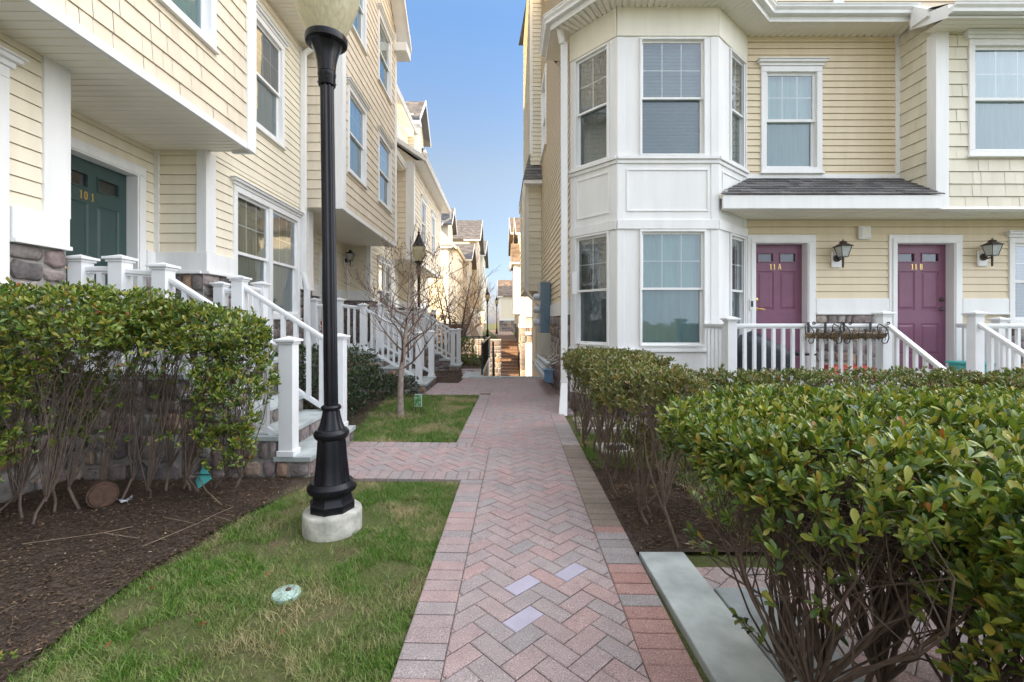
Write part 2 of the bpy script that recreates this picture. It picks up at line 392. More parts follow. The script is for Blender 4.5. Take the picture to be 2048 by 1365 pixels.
# ------------------------------------------------------------------ windows and doors
def window(parent, f, u0, u1, z0, z1, casing=.085, crown=True, grid=(3, 2), split=(), blind='blind', glass=('glass', 'glass_screen'), sill=True, d=0., fw=.042):
    mb = MB(); c = casing; i, o = d-.15, d+.034
    mb.fbox(f, u0-c, u0, z0, z1, i, o); mb.fbox(f, u1, u1+c, z0, z1, i, o)
    mb.fbox(f, u0-c, u1+c, z1, z1+c, i, o+.002)
    mb.fbox(f, u0-c, u1+c, z0-c*.8, z0, i, o+.002)
    if split:
        for s_ in split: mb.fbox(f, s_-.05, s_+.05, z0, z1, i, o-.006)
    w = mb.build('window', 'trim', parent, bevel=.005)
    edges = [u0]+[x for s_ in split for x in (s_-.05, s_+.05)]+[u1]
    sm, gm, zm = MB(), MB(), (z0+z1)/2
    for a, b in zip(edges[::2], edges[1::2]):
        for (p, q, dd, up) in ((zm-.02, z1, d-.012, True), (z0, zm+.02, d-.048, False)):
            sm.fbox(f, a, a+fw, p, q, dd-.03, dd); sm.fbox(f, b-fw, b, p, q, dd-.03, dd)
            sm.fbox(f, a+fw, b-fw, p, p+fw, dd-.03, dd-.001); sm.fbox(f, a+fw, b-fw, q-fw, q, dd-.03, dd-.001)
            if up and grid:
                for k in range(1, grid[0]):
                    x = a+fw+(b-a-2*fw)*k/grid[0]; sm.fbox(f, x-.008, x+.008, p+fw, q-fw, dd-.022, dd-.016)
                for k in range(1, grid[1]):
                    y = p+fw+(q-p-2*fw)*k/grid[1]; sm.fbox(f, a+fw, b-fw, y-.008, y+.008, dd-.021, dd-.017)
            gm.quad(f.p(a+fw*.5, p+.02, dd-.013), f.p(b-fw*.5, p+.02, dd-.013), f.p(b-fw*.5, q-.02, dd-.013), f.p(a+fw*.5, q-.02, dd-.013), 0 if up else 1)
    sm.build('sash', 'trim', w); gm.build('pane', list(glass), w)
    bm = MB(); bm.quad(f.p(u0, z0, d-.13), f.p(u1, z0, d-.13), f.p(u1, z1, d-.13), f.p(u0, z1, d-.13)); bm.build('blind', blind, w)
    if crown:
        cm = MB(); y = z1+c
        cm.fbox(f, u0-c-.03, u1+c+.03, y+.003, y+.05, d, d+.05); cm.fbox(f, u0-c-.055, u1+c+.055, y+.05, y+.085, d, d+.085); cm.fbox(f, u0-c-.075, u1+c+.075, y+.085, y+.10, d, d+.105)
        cm.build('crown', 'trim', w, bevel=.006)
    if sill:
        s2 = MB(); s2.fbox(f, u0-c-.02, u1+c+.02, z0-c*.8-.035, z0-c*.8-.002, d, d+.06); s2.build('sill', 'trim', w, bevel=.004)
    return w
GLY = {'1': [(.38, 0, .62, 1), (.2, 0, .8, .1), (.2, .82, .38, .92)],
       '0': [(.1, .15, .3, .85), (.7, .15, .9, .85), (.22, 0, .78, .13), (.22, .87, .78, 1)],
       'A': [(.0, 0, .2, .1), (.8, 0, 1.0, .1), (.3, .3, .7, .4)],
       'B': [(.1, 0, .3, 1), (.3, 0, .75, .1), (.3, .45, .75, .55), (.3, .9, .75, 1), (.72, .08, .92, .47), (.70, .53, .88, .92)]}
def number(parent, f, uc, z, h, text, d):
    mb = MB(); w = h*.55; x = uc-w*len(text)*.62
    for ch in text:
        if ch == ' ': x += w*.55; continue
        for (a, b, c, e) in GLY[ch]: mb.fbox(f, x+a*w, x+c*w, z+b*h, z+e*h, d, d+.006)
        if ch == 'A':
            for sx in (-1, 1):
                c0 = x+.5*w; mb.hexa([f.p(c0+sx*.42*w-.08*w, z, d), f.p(c0+sx*.42*w+.08*w, z, d), f.p(c0+sx*.42*w+.08*w, z, d+.005), f.p(c0+sx*.42*w-.08*w, z, d+.005), f.p(c0+sx*.06*w-.08*w, z+h, d), f.p(c0+sx*.06*w+.08*w, z+h, d), f.p(c0+sx*.06*w+.08*w, z+h, d+.005), f.p(c0+sx*.06*w-.08*w, z+h, d+.005)])
        x += w*1.22
    return mb.build('house_number', 'brass', parent)
def door(parent, f, u0, u1, z0, z1, mat, text='', casing=.13, handle=1, numd=.0, knob='bronze'):
    """slab recessed in its jamb; u0..u1 slab"""
    cs = MB(); c = casing; o = .03
    cs.fbox(f, u0-c, u0, z0, z1, -.17, o); cs.fbox(f, u1, u1+c, z0, z1, -.17, o); cs.fbox(f, u0-c, u1+c, z1, z1+c, -.17, o+.002)
    cs.fbox(f, u0-c*.62, u0-c*.12, z0, z1, o, o+.014); cs.fbox(f, u1+c*.12, u1+c*.62, z0, z1, o, o+.014); cs.fbox(f, u0-c*.62, u1+c*.62, z1+c*.12, z1+c*.62, o+.002, o+.016)
    mb = MB(); D = -.11; W, H = u1-u0, z1-z0
    pans = []
    for (a, b) in ((.115, .445), (.555, .885)):
        pans += [(u0+a*W, u0+b*W, z0+.115*H, z0+.365*H, 0), (u0+a*W, u0+b*W, z0+.475*H, z0+.785*H, 0), (u0+a*W, u0+b*W, z0+.855*H, z0+.935*H, 1)]
    zs = sorted({z0, z1} | {z for p in pans for z in p[2:4]})
    for p, q in zip(zs, zs[1:]):
        for (a, b) in _cut([(u0, u1)], (p+q)/2, [(x[0], x[1], x[2], x[3]) for x in pans]): mb.quad(f.p(a, p, D), f.p(b, p, D), f.p(b, q, D), f.p(a, q, D))
    gl = MB()
    for (a, b, p, q, lite) in pans:
        def ring(s1, d1, s2, d2):
            A = [(a+s1, p+s1), (b-s1, p+s1), (b-s1, q-s1), (a+s1, q-s1)]; B = [(a+s2, p+s2), (b-s2, p+s2), (b-s2, q-s2), (a+s2, q-s2)]
            for k in range(4):
                n = (k+1) % 4; mb.quad(f.p(*A[k], d1), f.p(*A[n], d1), f.p(*B[n], d2), f.p(*B[k], d2))
        if lite:
            ring(0, D, .002, D+.012); ring(.002, D+.012, .018, D+.010); ring(.018, D+.010, .02, D-.02)
            gl.quad(f.p(a+.015, p+.015, D-.015), f.p(b-.015, p+.015, D-.015), f.p(b-.015, q-.015, D-.015), f.p(a+.015, q-.015, D-.015))
        else:
            ring(0, D, .012, D-.012); ring(.012, D-.012, .022, D-.012); ring(.022, D-.012, .05, D-.002)
            mb.quad(f.p(a+.05, p+.05, D-.002), f.p(b-.05, p+.05, D-.002), f.p(b-.05, q-.05, D-.002), f.p(a+.05, q-.05, D-.002))
    dr = mb.build('door', mat, parent)
    cs.build('door_frame', 'trim', dr, bevel=.005)
    gl.build('lite', 'glass_lit', dr)
    bk = MB(); bk.quad(f.p(u0, z0, D-.06), f.p(u1, z0, D-.06), f.p(u1, z1, D-.06), f.p(u0, z1, D-.06)); bk.build('backing', 'black', dr)
    th = MB(); th.fbox(f, u0-c, u1+c, z0-.05, z0-.002, -.16, .05); th.build('threshold', 'trim', dr)
    if text: number(dr, f, u0+W*.5+numd, z0+.80*H, .085, text, D+.001)
    if handle:
        uu = u1-.07 if handle > 0 else u0+.07; hb = MB()
        for (zz, r) in ((.95, .032), (1.10, .034)):
            p = f.p(uu, z0+zz, D); hb.tube([p, p+f.N*.018, p+f.N*.03], [r, r, r*.6], 12)
        p = f.p(uu, z0+.95, D+.03); hb.tube([p, p+f.N*.03, p+f.N*.04-f.U*(.05*handle), p+f.N*.035-f.U*(.11*handle)-f.W*.01], [.012, .012, .011, .009], 8)
        hb.build('handle', knob, dr, smooth=50)
    return dr
def soffit_strip(mb, O, U, W, u0, u1, w0, w1, course=.1, mi=0):
    f = F(O, U, (0, 0, -1), W); siding(mb, f, u0, u1, w0, w1, course, (), .006, None, mi)
def gutter_run(mb, pts, z, w=.12, h=.12):
    """K-style gutter along a mitred polyline; outward is to the right of travel"""
    P = [Vector((*p, 0)) for p in pts]; ns = []
    for a, b in zip(P, P[1:]):
        t = (b-a).normalized(); ns.append(Vector((t.y, -t.x, 0)))
    ms = [ns[0]]+[(a+b)/(1+a.dot(b)) for a, b in zip(ns, ns[1:])]+[ns[-1]]
    prof = [(0, 0), (w*.62, 0), (w*.66, h*.35), (w*.9, h*.62), (w*.92, h*.86), (w, h*.88), (w, h), (w*.86, h), (w*.82, h*.7), (0, h*.7)]; k = len(prof)
    vs = [p+m*x+Vector((0, 0, z+y)) for p, m in zip(P, ms) for x, y in prof]
    fs = [(j*k+i, j*k+(i+1) % k, (j+1)*k+(i+1) % k, (j+1)*k+i) for j in range(len(P)-1) for i in range(k)]
    mb.add(vs, fs+[tuple(range(k)), tuple(range((len(P)-1)*k, len(P)*k))])
# ------------------------------------------------------------------ camera, sky, sun
cam = bpy.data.cameras.new('camera'); co = bpy.data.objects.new('camera', cam); COL.objects.link(co)
co.location = (0, 0, 1.35); co.rotation_euler = (rad(90), 0, 0)
cam.sensor_width = 36; cam.lens = 910/2048*36; cam.shift_x = 20/2048; cam.shift_y = -37.5/2048
cam.clip_start = .05; cam.clip_end = 2000; scene.camera = co
SUN_AZ, SUN_EL = rad(245), rad(15)        # azimuth clockwise from +Y
w = bpy.data.worlds.new('World'); scene.world = w; w.use_nodes = True
nt = w.node_tree; bg = nt.nodes['Background']
sky = N(nt, 'ShaderNodeTexSky'); sky.sky_type = 'NISHITA'; sky.sun_disc = False
sky.sun_elevation = SUN_EL; sky.sun_rotation = SUN_AZ; sky.air_density = 1.0; sky.dust_density = .6; sky.ozone_density = 1.0
tc = N(nt, 'ShaderNodeTexCoord'); sx = N(nt, 'ShaderNodeSeparateXYZ'); L(nt, tc.outputs['Generated'], sx.inputs[0])
K = 2.0   # clear blue ahead; unseen fill glow added overhead, beside and behind to brighten walls
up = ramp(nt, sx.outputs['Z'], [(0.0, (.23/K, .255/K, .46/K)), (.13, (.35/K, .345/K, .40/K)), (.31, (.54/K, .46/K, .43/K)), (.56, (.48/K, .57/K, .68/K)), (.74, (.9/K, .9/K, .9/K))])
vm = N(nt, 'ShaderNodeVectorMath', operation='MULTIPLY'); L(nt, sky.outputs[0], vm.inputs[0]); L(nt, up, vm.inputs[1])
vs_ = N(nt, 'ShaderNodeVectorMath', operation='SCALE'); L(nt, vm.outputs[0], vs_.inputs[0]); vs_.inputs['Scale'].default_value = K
fill = ramp(nt, sx.outputs['Z'], [(0.0, (.39, .395, .41)), (.5, (.38, .39, .415)), (1.0, (.46, .475, .51))])
fill = mixc(nt, 1., fill, ramp(nt, sx.outputs['X'], [(0.0, (.9, .9, .9)), (.2, (1, 1, 1)), (.75, (2.0, 1.97, 1.93))]), 'MULTIPLY')
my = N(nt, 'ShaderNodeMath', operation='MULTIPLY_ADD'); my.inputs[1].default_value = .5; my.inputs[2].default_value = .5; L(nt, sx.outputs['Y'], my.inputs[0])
fill = mixc(nt, 1., fill, ramp(nt, my.outputs[0], [(.05, (.47, .51, .56)), (.4, (.82, .84, .87)), (.55, (1, 1, 1))]), 'MULTIPLY')
fill_s = N(nt, 'ShaderNodeVectorMath', operation='SCALE'); L(nt, fill, fill_s.inputs[0]); fill_s.inputs['Scale'].default_value = 1.62/.15
fill_f = ramp(nt, sx.outputs['Y'], [(.30, (1, 1, 1)), (.72, (0, 0, 0))])
L(nt, mixc(nt, fill_f, vs_.outputs[0], fill_s.outputs[0]), bg.inputs['Color']); bg.inputs['Strength'].default_value = .15
sl = bpy.data.lights.new('sun', 'SUN'); so = bpy.data.objects.new('sun', sl); COL.objects.link(so)
sl.energy = 4.4; sl.angle = rad(.5); sl.color = (1.0, .74, .45)
d = Vector((math.sin(SUN_AZ)*math.cos(SUN_EL), math.cos(SUN_AZ)*math.cos(SUN_EL), math.sin(SUN_EL)))
so.rotation_euler = d.to_track_quat('Z', 'Y').to_euler(); so.location = (-20, -20, 30)
scene.view_settings.view_transform = 'Standard'; scene.view_settings.look = 'None'; scene.view_settings.gamma = 1.0
scene.view_settings.exposure = 2.0
scene.cycles.max_bounces = 8; scene.cycles.diffuse_bounces = 5; scene.cycles.transparent_max_bounces = 12; scene.cycles.use_denoising = True
scene.cycles.sample_clamp_indirect = 6
# ------------------------------------------------------------------ ground
TH = .031
def PT(u, v, z=0.): return (u*math.cos(TH)+v*math.sin(TH), -u*math.sin(TH)+v*math.cos(TH), z)
mb = MB()
g0 = -.035
def rect(x0, x1, y0, y1, z=g0): mb.quad((x0, y0, z), (x1, y0, z), (x1, y1, z), (x0, y1, z))
rect(-400, 400, -400, 11.22); rect(-400, -.5, 11.22, 16.2); rect(1.05, 400, 11.22, 16.2)
rect(-400, -14, 16.2, 29); rect(-14, -2.9, 16.2, 23.1); rect(16, 400, 16.2, 29); rect(-400, -2, 29, 500); rect(1.1, 400, 29, 500); rect(-2, 1.1, 32.8, 500)
struct('ground', mb, 'turf')
mb = MB(); rect(-14, 16, 11.2, 33, -2.2); struct('driveway', mb, 'asphalt')
mb = MB()
def beds(pts, z):
    mb.add([(x, y, z) for x, y in pts], [tuple(range(len(pts)))])
beds([(-6, -1), (-1.85, .2), (-1.9, 1.8), (-1.95, 2.5), (-1.86, 3.1), (-1.6, 3.85), (-1.6, 4.0), (-6, 4.1)], -.006)
beds([(-3.8, 5.15), (-1.75, 5.15), (-1.9, 6.4), (-2.1, 8.5), (-2.1, 8.9), (-3.8, 8.9)], -.006)
beds([(-3.8, 10.0), (-1.0, 10.0), (-.75, 12.7), (-.7, 15.9), (-3.8, 15.9)], -.006)
beds([(.79, 2.69), (2.2, 2.69), (1.6, 3.3), (1.5, 4.1), (1.0, 4.5), (.84, 4.5)], -.008)
beds([(.8, -1), (5, -1), (5, 1.3), (.8, 1.3)], -.008)
beds([(1.5, 3.9), (9, 3.9), (9, 5.2), (1.5, 5.2)], -.008)
struct('mulch_bed', mb, 'soil')
# gravel by the right house, curb strip
mb = MB(); mb.box(.98, 3.6, 5.60, 5.70, -.1, .035); struct('kerb', mb, 'conc')
def scatter_chips(name, n, sampler, size, mat, z0=.0, label=None, flatn=.35):
    v, f = [], []
    for i in range(n):
        x, y = sampler(); s = size*R.uniform(.4, 1.5); a = R.uniform(0, 6.28)
        c, t = math.cos(a), math.sin(a); l, b = s, s*R.uniform(.18, .5); h = s*R.uniform(.08, flatn); z = z0+R.uniform(-.004, .008)
        q = []
        k = len(v); tx, ty = R.uniform(-.5, .5), R.uniform(-.5, .5)
        for (px, py, pz) in ((-l, -b, 0), (l, -b*.8, 0), (l*.9, b, 0), (-l*.8, b*.9, 0), (0, 0, h)):
            v.append((x+px*c-py*t, y+px*t+py*c, z+pz+px*tx*.5+py*ty*.5))
        f += [(k, k+1, k+4), (k+1, k+2, k+4), (k+2, k+3, k+4), (k+3, k, k+4)]
    me = bpy.data.meshes.new(name); me.from_pydata(v, [], f); me.materials.append(M[mat])
    o = bpy.data.objects.new(name, me); COL.objects.link(o); o['kind'] = 'stuff'; return o
def smp_left():
    while True:
        y = 4.0*R.random()**.75; x = R.uniform(-4.2, -1.78)
        if x > -1.9+.16*noise.noise((y*2, 0, 3)) + max(0, (y-2.7))*.2: continue
        if y > .4: return x, y
scatter_chips('mulch', 32000, smp_left, .0085, 'chips', .0)
def smp_right():
    y = R.uniform(2.72, 4.5); return R.uniform(.83, 2.0-.3*(y-2.7)), y
scatter_chips('mulch', 7000, smp_right, .010, 'chips', -.002)
def smp_r2(): return (R.uniform(.83, 4), R.uniform(.7, 1.3))
scatter_chips('mulch', 2500, smp_r2, .016, 'chips', -.002)
def smp_far():
    y = R.uniform(10.1, 12.7); return R.uniform(-3, -1.0+.1*(y-10)), y
scatter_chips('mulch', 2500, smp_far, .022, 'chips', -.002)
scatter_chips('gravel', 3000, lambda: (R.uniform(1.0, 3.2), R.uniform(5.72, 6.5)), .028, 'rocks', -.02, flatn=.8)
# ------------------------------------------------------------------ pavers
def clip(poly, hp):
    out = []
    for i in range(len(poly)):
        a, b = poly[i], poly[(i+1) % len(poly)]
        da, db = hp[0]*a[0]+hp[1]*a[1]-hp[2], hp[0]*b[0]+hp[1]*b[1]-hp[2]
        if da <= 0: out.append(a)
        if da*db < 0:
            t = da/(da-db); out.append((a[0]+(b[0]-a[0])*t, a[1]+(b[1]-a[1])*t))
    return out
def hps(poly, inset=0.):
    h = []
    for i in range(len(poly)):
        a, b = poly[i], poly[(i+1) % len(poly)]; dx, dy = b[0]-a[0], b[1]-a[1]; l = math.hypot(dx, dy)
        if l < 1e-6: continue
        nx, ny = dy/l, -dx/l; h.append((nx, ny, nx*a[0]+ny*a[1]-inset))
    return h
def area(p): return .5*sum(p[i][0]*p[(i+1) % len(p)][1]-p[(i+1) % len(p)][0]*p[i][1] for i in range(len(p)))
def brick(mb, poly, z=0., mi=0, g=.0022, ch=.006):
    if area(poly) < 0: poly = poly[::-1]
    o = poly
    for h in hps(poly, g): o = clip(o, h)
    o = [p for i, p in enumerate(o) if math.dist(p, o[i-1]) > .002]
    if len(o) < 3 or area(o) < .00012: return
    c = (sum(p[0] for p in o)/len(o), sum(p[1] for p in o)/len(o)); top = []
    for i in range(len(o)):
        a, b, q = o[i-1], o[i], o[(i+1) % len(o)]
        def nn(s, t):
            l = math.dist(s, t); return (-(t[1]-s[1])/l, (t[0]-s[0])/l)
        n1, n2 = nn(a, b), nn(b, q); k = max(.35, 1+n1[0]*n2[0]+n1[1]*n2[1]); top.append((b[0]+(n1[0]+n2[0])/k*ch, b[1]+(n1[1]+n2[1])/k*ch))
    if area(top) < .00025: top = [(c[0]+(p[0]-c[0])*.8, c[1]+(p[1]-c[1])*.8) for p in o]
    z += R.uniform(-.0018, .0018); n = len(o)
    vs = [PT(*p, z-.03) for p in o]+[PT(*p, z-ch*.55) for p in o]+[PT(*p, z) for p in top]
    fs = [(l*n+i, l*n+(i+1) % n, (l+1)*n+(i+1) % n, (l+1)*n+i) for l in range(2) for i in range(n)]+[tuple(range(2*n, 3*n))]
    mb.add(vs, fs, mi)
SPECIAL = [(.011, 2.02), (.010, 2.32), (.293, 2.45)]
REDS = [(-1.21, 4.46), (-.94, 4.20)]
def herring(mb, regions, red=0., mark=True):
    c45 = math.sqrt(.5); W = .0935; best = {}; items = []
    for ri, reg in enumerate(regions):
        H = hps(reg); us = [p[0] for p in reg]; vs_ = [p[1] for p in reg]
        rr = [((u+v)*c45/W, (v-u)*c45/W) for u, v in ((min(us), min(vs_)), (max(us), min(vs_)), (max(us), max(vs_)), (min(us), max(vs_)))]
        x0, x1 = int(min(p[0] for p in rr))-3, int(max(p[0] for p in rr))+3; y0, y1 = int(min(p[1] for p in rr))-3, int(max(p[1] for p in rr))+3
        for x in range(x0, x1):
            for y in range(y0, y1):
                k = (x-y) % 4
                if k == 0: q = [(x, y), (x+2, y), (x+2, y+1), (x, y+1)]
                elif k == 3: q = [(x, y), (x+1, y), (x+1, y+2), (x, y+2)]
                else: continue
                p = [((a-b)*c45*W, (a+b)*c45*W) for a, b in q]
                cu, cv = sum(t[0] for t in p)/4, sum(t[1] for t in p)/4
                if not (min(us)-.2 < cu < max(us)+.2 and min(vs_)-.2 < cv < max(vs_)+.2): continue
                for h in H:
                    p = clip(p, h)
                    if len(p) < 3: break
                if len(p) < 3: continue
                mi = 1 if (R.random() < red) else 0
                if k == 0 and ri == 0:
                    for si, (a, b) in enumerate(SPECIAL):
                        dd = math.hypot(cu-a, cv-b)
                        if dd < best.get(si, (9, 0))[0]: best[si] = (dd, len(items))
                if mark and ri == 4 and any(math.hypot(cu-a, cv-b) < .055 for a, b in REDS): mi = 1
                items.append((p, mi))
    sp = {v[1] for v in best.values()} if mark else ()
    for i, (p, mi) in enumerate(items): brick(mb, p, 0, 4 if i in sp else mi)
pv = MB()
def soldier_v(u0, u1, v0, v1, mats=lambda v: 0):
    v = v0; st = .0945
    while v < v1-.02: brick(pv, [(u0, v), (u1, v), (u1, min(v+st, v1)), (u0, min(v+st, v1))], 0, mats(v)); v += st
def soldier_u(u0, u1, v0, v1):
    u = u0
    while u < u1-.02: brick(pv, [(u, v0), (min(u+.1, u1), v0), (min(u+.1, u1), v1), (u, v1)], 0, 0); u += .1
def rmat(v):
    if v > 5.0: return 0 if v > 6 else 2
    if v > 2.95: return 3
    if v > 2.86: return 1
    if v > 2.55: return 2
    return R.choice([1, 1, 1, 2])
soldier_v(-.475, -.285, .3, 3.9); soldier_v(-.675, -.485, 5.1, 8.45); soldier_v(.505, .705, .3, 6.75, rmat)
soldier_u(-1.72, -.285, 3.9, 4.1); soldier_u(-1.85, -.485, 4.9, 5.1); soldier_u(-1.7, -.675, 8.45, 8.65)
herring(pv, [[(-.285, .3), (.505, .3), (.505, 3.9), (-.285, 3.9)], [(-.285, 3.9), (.505, 3.9), (.505, 4.9), (-.285, 4.9)], [(-.485, 4.9), (.505, 4.9), (.505, 6.75), (-.485, 6.75)],
  [(-.485, 6.75), (.86, 6.75), (.86, 11.0), (-.485, 11.0)], [(-1.85, 4.1), (-.285, 4.1), (-.285, 4.9), (-1.85, 4.9)],
  [(-1.75, 8.65), (-.485, 8.65), (-.485, 10.1), (-1.75, 10.1)], [(-1.28, 10.1), (-.485, 10.1), (-.485, 11.0), (-1.28, 11.0)], [(-1.28, 11.0), (-.86, 11.0), (-.86, 13.2), (-1.6, 13.2)]])
herring(pv, [[(.98, 1.05), (5.2, 1.05), (5.2, 2.55), (.98, 2.55)]], .0, False)
o = struct('brick_path', pv, ['paver', 'paver_red', 'paver_grey', 'paver_old', 'engraved'])
jb = MB()
for q in ([(-.47, .2), (.7, .2), (.7, 6.76), (-.47, 6.76)], [(-.67, 5.11), (-.47, 5.11), (-.47, 8.5), (-.67, 8.5)], [(-1.85, 3.91), (-.47, 3.91), (-.47, 5.09), (-1.85, 5.09)], [(-1.8, 8.46), (.86, 8.46), (.86, 11.0), (-1.8, 11.0)], [(-.47, 6.76), (.86, 6.76), (.86, 8.46), (-.47, 8.46)], [(-1.6, 11.), (-.86, 11.), (-.86, 13.2), (-1.6, 13.2)], [(.98, 1.05), (5.2, 1.05), (5.2, 2.55), (.98, 2.55)]):
    jb.quad(*[PT(*p, -.011) for p in q])
struct('path_bed', jb, 'joint')
# bluestone slabs
def slab(name, label, x0, x1, y0, y1, z0, z1, mat):
    m_ = MB(); m_.box(x0, x1, y0, y1, z0, z1); o = m_.build(name, mat, None, bevel=.006); tag(o, label, 'stone slab'); return o
slab('bluestone_slab', 'long pale bluestone slab laid flat beside the brick path under the big hedge', .80, 1.06, .9, 2.66, -.05, .010, 'slate')
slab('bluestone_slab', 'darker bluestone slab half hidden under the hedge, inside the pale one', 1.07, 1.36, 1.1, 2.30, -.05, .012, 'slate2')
slab('bluestone_slab', 'wide bluestone threshold slab at the head of the sunken steps', -.62, 1.02, 11.03, 11.24, -.06, .02, 'slate')
slab('bluestone_slab', 'small bluestone landing slab beside the black railing at the end of the path', -.98, -.50, 11.0, 12.3, -.06, .016, 'slate')
# ------------------------------------------------------------------ grass
def grass(name, n, sampler, hmin, hmax, wd):
    xs = np.empty((n, 2)); i = 0
    while i < n:
        x, y = sampler()
        if noise.noise((x*1.6, y*1.6, 7.3))*.5+.5 < R.random()*.62: continue
        xs[i] = x, y; i += 1
    a = NR.uniform(0, 6.283, n); h = NR.uniform(hmin, hmax, n); w_ = wd*NR.uniform(.7, 1.4, n); le = NR.uniform(.3, 1.5, n)*h; la = NR.uniform(0, 6.283, n)
    dx, dy = np.cos(a)*w_, np.sin(a)*w_; lx, ly = np.cos(la)*le, np.sin(la)*le
    z0 = np.full(n, -.03); V = np.empty((n, 5, 3))
    V[:, 0] = np.stack([xs[:, 0]-dx, xs[:, 1]-dy, z0], 1); V[:, 1] = np.stack([xs[:, 0]+dx, xs[:, 1]+dy, z0], 1)
    V[:, 2] = np.stack([xs[:, 0]+dx*.7+lx*.4, xs[:, 1]+dy*.7+ly*.4, z0+h*.62], 1); V[:, 3] = np.stack([xs[:, 0]-dx*.7+lx*.4, xs[:, 1]-dy*.7+ly*.4, z0+h*.62], 1)
    V[:, 4] = np.stack([xs[:, 0]+lx, xs[:, 1]+ly, z0+h], 1)
    k = np.arange(n)[:, None]*5
    loops = np.concatenate([k+np.array([[0, 1, 2, 3]]), k+np.array([[3, 2, 4]])], 1).ravel()
    me = bpy.data.meshes.new(name); me.vertices.add(n*5); me.vertices.foreach_set('co', V.ravel())
    me.loops.add(len(loops)); me.loops.foreach_set('vertex_index', loops.astype(np.int32))
    st = (np.arange(n)[:, None]*7+np.array([[0, 4]])).ravel(); me.polygons.add(n*2)
    me.polygons.foreach_set('loop_start', st.astype(np.int32)); me.polygons.foreach_set('loop_total', np.tile([4, 3], n).astype(np.int32))
    me.materials.append(M['grass']); me.update(calc_edges=True)
    o = bpy.data.objects.new(name, me); COL.objects.link(o); o['kind'] = 'stuff'; return o
BARE = [(-1.13, 2.98, .34), (-.98, 3.2, .3), (-1.05, 2.75, .25), (-1.45, 2.0, .2), (-.62, 2.5, .16), (-1.0, 1.75, .22), (-1.62, 2.75, .16), (-1.75, 2.2, .14), (-1.35, 2.75, .15), (-.8, 2.1, .14), (-1.5, 3.35, .16), (-.7, 3.45, .12), (-1.7, 1.5, .2)]
def bare(x, y):
    return any((x-a)**2+(y-b)**2 < (r*(.8+.5*noise.noise((x*6, y*6, 1))))**2 and R.random() < .86 for a, b, r in BARE)
def s_lawn():
    while True:
        y = .9+2.98*R.random()**1.2; x = R.uniform(-2.05, -.462+.031*y)
        if x < -1.9+.16*noise.noise((y*2, 0, 3))+max(0, y-2.7)*.2+.05*R.gauss(0, .7): continue
        if (x+1.135)**2+(y-3.05)**2 < .19**2 or bare(x, y): continue
        return x, y
grass('lawn_grass', 105000, s_lawn, .014, .040, .0015)
def s_lawn2():
    while True:
        y = R.uniform(5.13, 8.42); x = R.uniform(-2.1, -.685+.031*y)
        if x < -1.8-.06*(y-5)+.1*R.gauss(0, 1): continue
        if (x+1.5)**2+(y-6.75)**2 < .16 and R.random() < .85: continue
        return x, y
grass('lawn_grass', 42000, s_lawn2, .03, .06, .0026)
def s_lawn3():
    while True:
        y = R.uniform(4.2, 5.58); x = R.uniform(.72+.031*y, 2.6)
        if 1.0 < x < 1.42 and 4.68 < y < 5.08: continue
        return x, y
grass('lawn_grass', 14000, s_lawn3, .03, .06, .0024)
grass('lawn_grass', 12000, lambda: (R.uniform(1.45, 4.5), R.uniform(2.75, 4.1)), .04, .08, .003)
# ------------------------------------------------------------------ right-hand townhouse (bay, purple doors)
h = root('townhouse', 'tan townhouse with a white two-storey bay window and purple doors numbered 11A and 11B', 'house', (4.5, 7.1, 0))
FS = F((0, 7.1, 0), (1, 0, 0), (0, -1, 0))
FB = F((0, 6.5, 0), (1, 0, 0), (0, -1, 0))
mb = MB(); dA = (3.82, 4.88, .4, 2.71); dB = (6.02, 7.16, .4, 2.71); wR = (7.975, 8.9, 1.39, 2.58)
siding(mb, FS, 3.78, 9.8, 1.72, 2.96, .112, (dA, dB, wR)); flat(mb, FS, 3.78, 9.8, .3, 2.96, (dA, dB, wR))
wU = (4.115, 4.895, 3.76, 5.245); siding(mb, FS, 3.3, 6.22, 3.6, 5.82, .101, (wU,)); flat(mb, FS, 3.3, 6.22, 3.5, 5.82, (wU,))
mb.build('siding_wall', 'tan', h)
mb = MB()
for a, b in ((4.884, 6.016), (7.164, 7.88)):
    mb = MB(); mb.fbox(FS, a, b, 1.50, 1.72, 0, .032); mb.fbox(FS, a-.01 if a > 7 else a, b, 1.47, 1.50, 0, .05); mb.build('water_table', 'trim', h, bevel=.004)
stone_part(h, [(FS, 4.88, 6.02, .38, 1.47), (FS, 7.16, 9.6, .38, 1.30)], .26)
boards('corner_trim', h, [(FS, 3.79, 6.2, 3.585, 3.655, 0, .02), (FS, 6.13, 6.2, 3.66, 5.8, 0, .022)])
door(h, FS, 3.95, 4.75, .61, 2.58, 'purple', '11 A', handle=-1, knob='brass'); door(h, FS, 6.15, 7.03, .61, 2.58, 'purple', '11 B', handle=1)
window(h, FS, *wU, casing=.085, blind='sheer', glass=('glass', 'glass_screen')); window(h, FS, *wR, blind='blind')
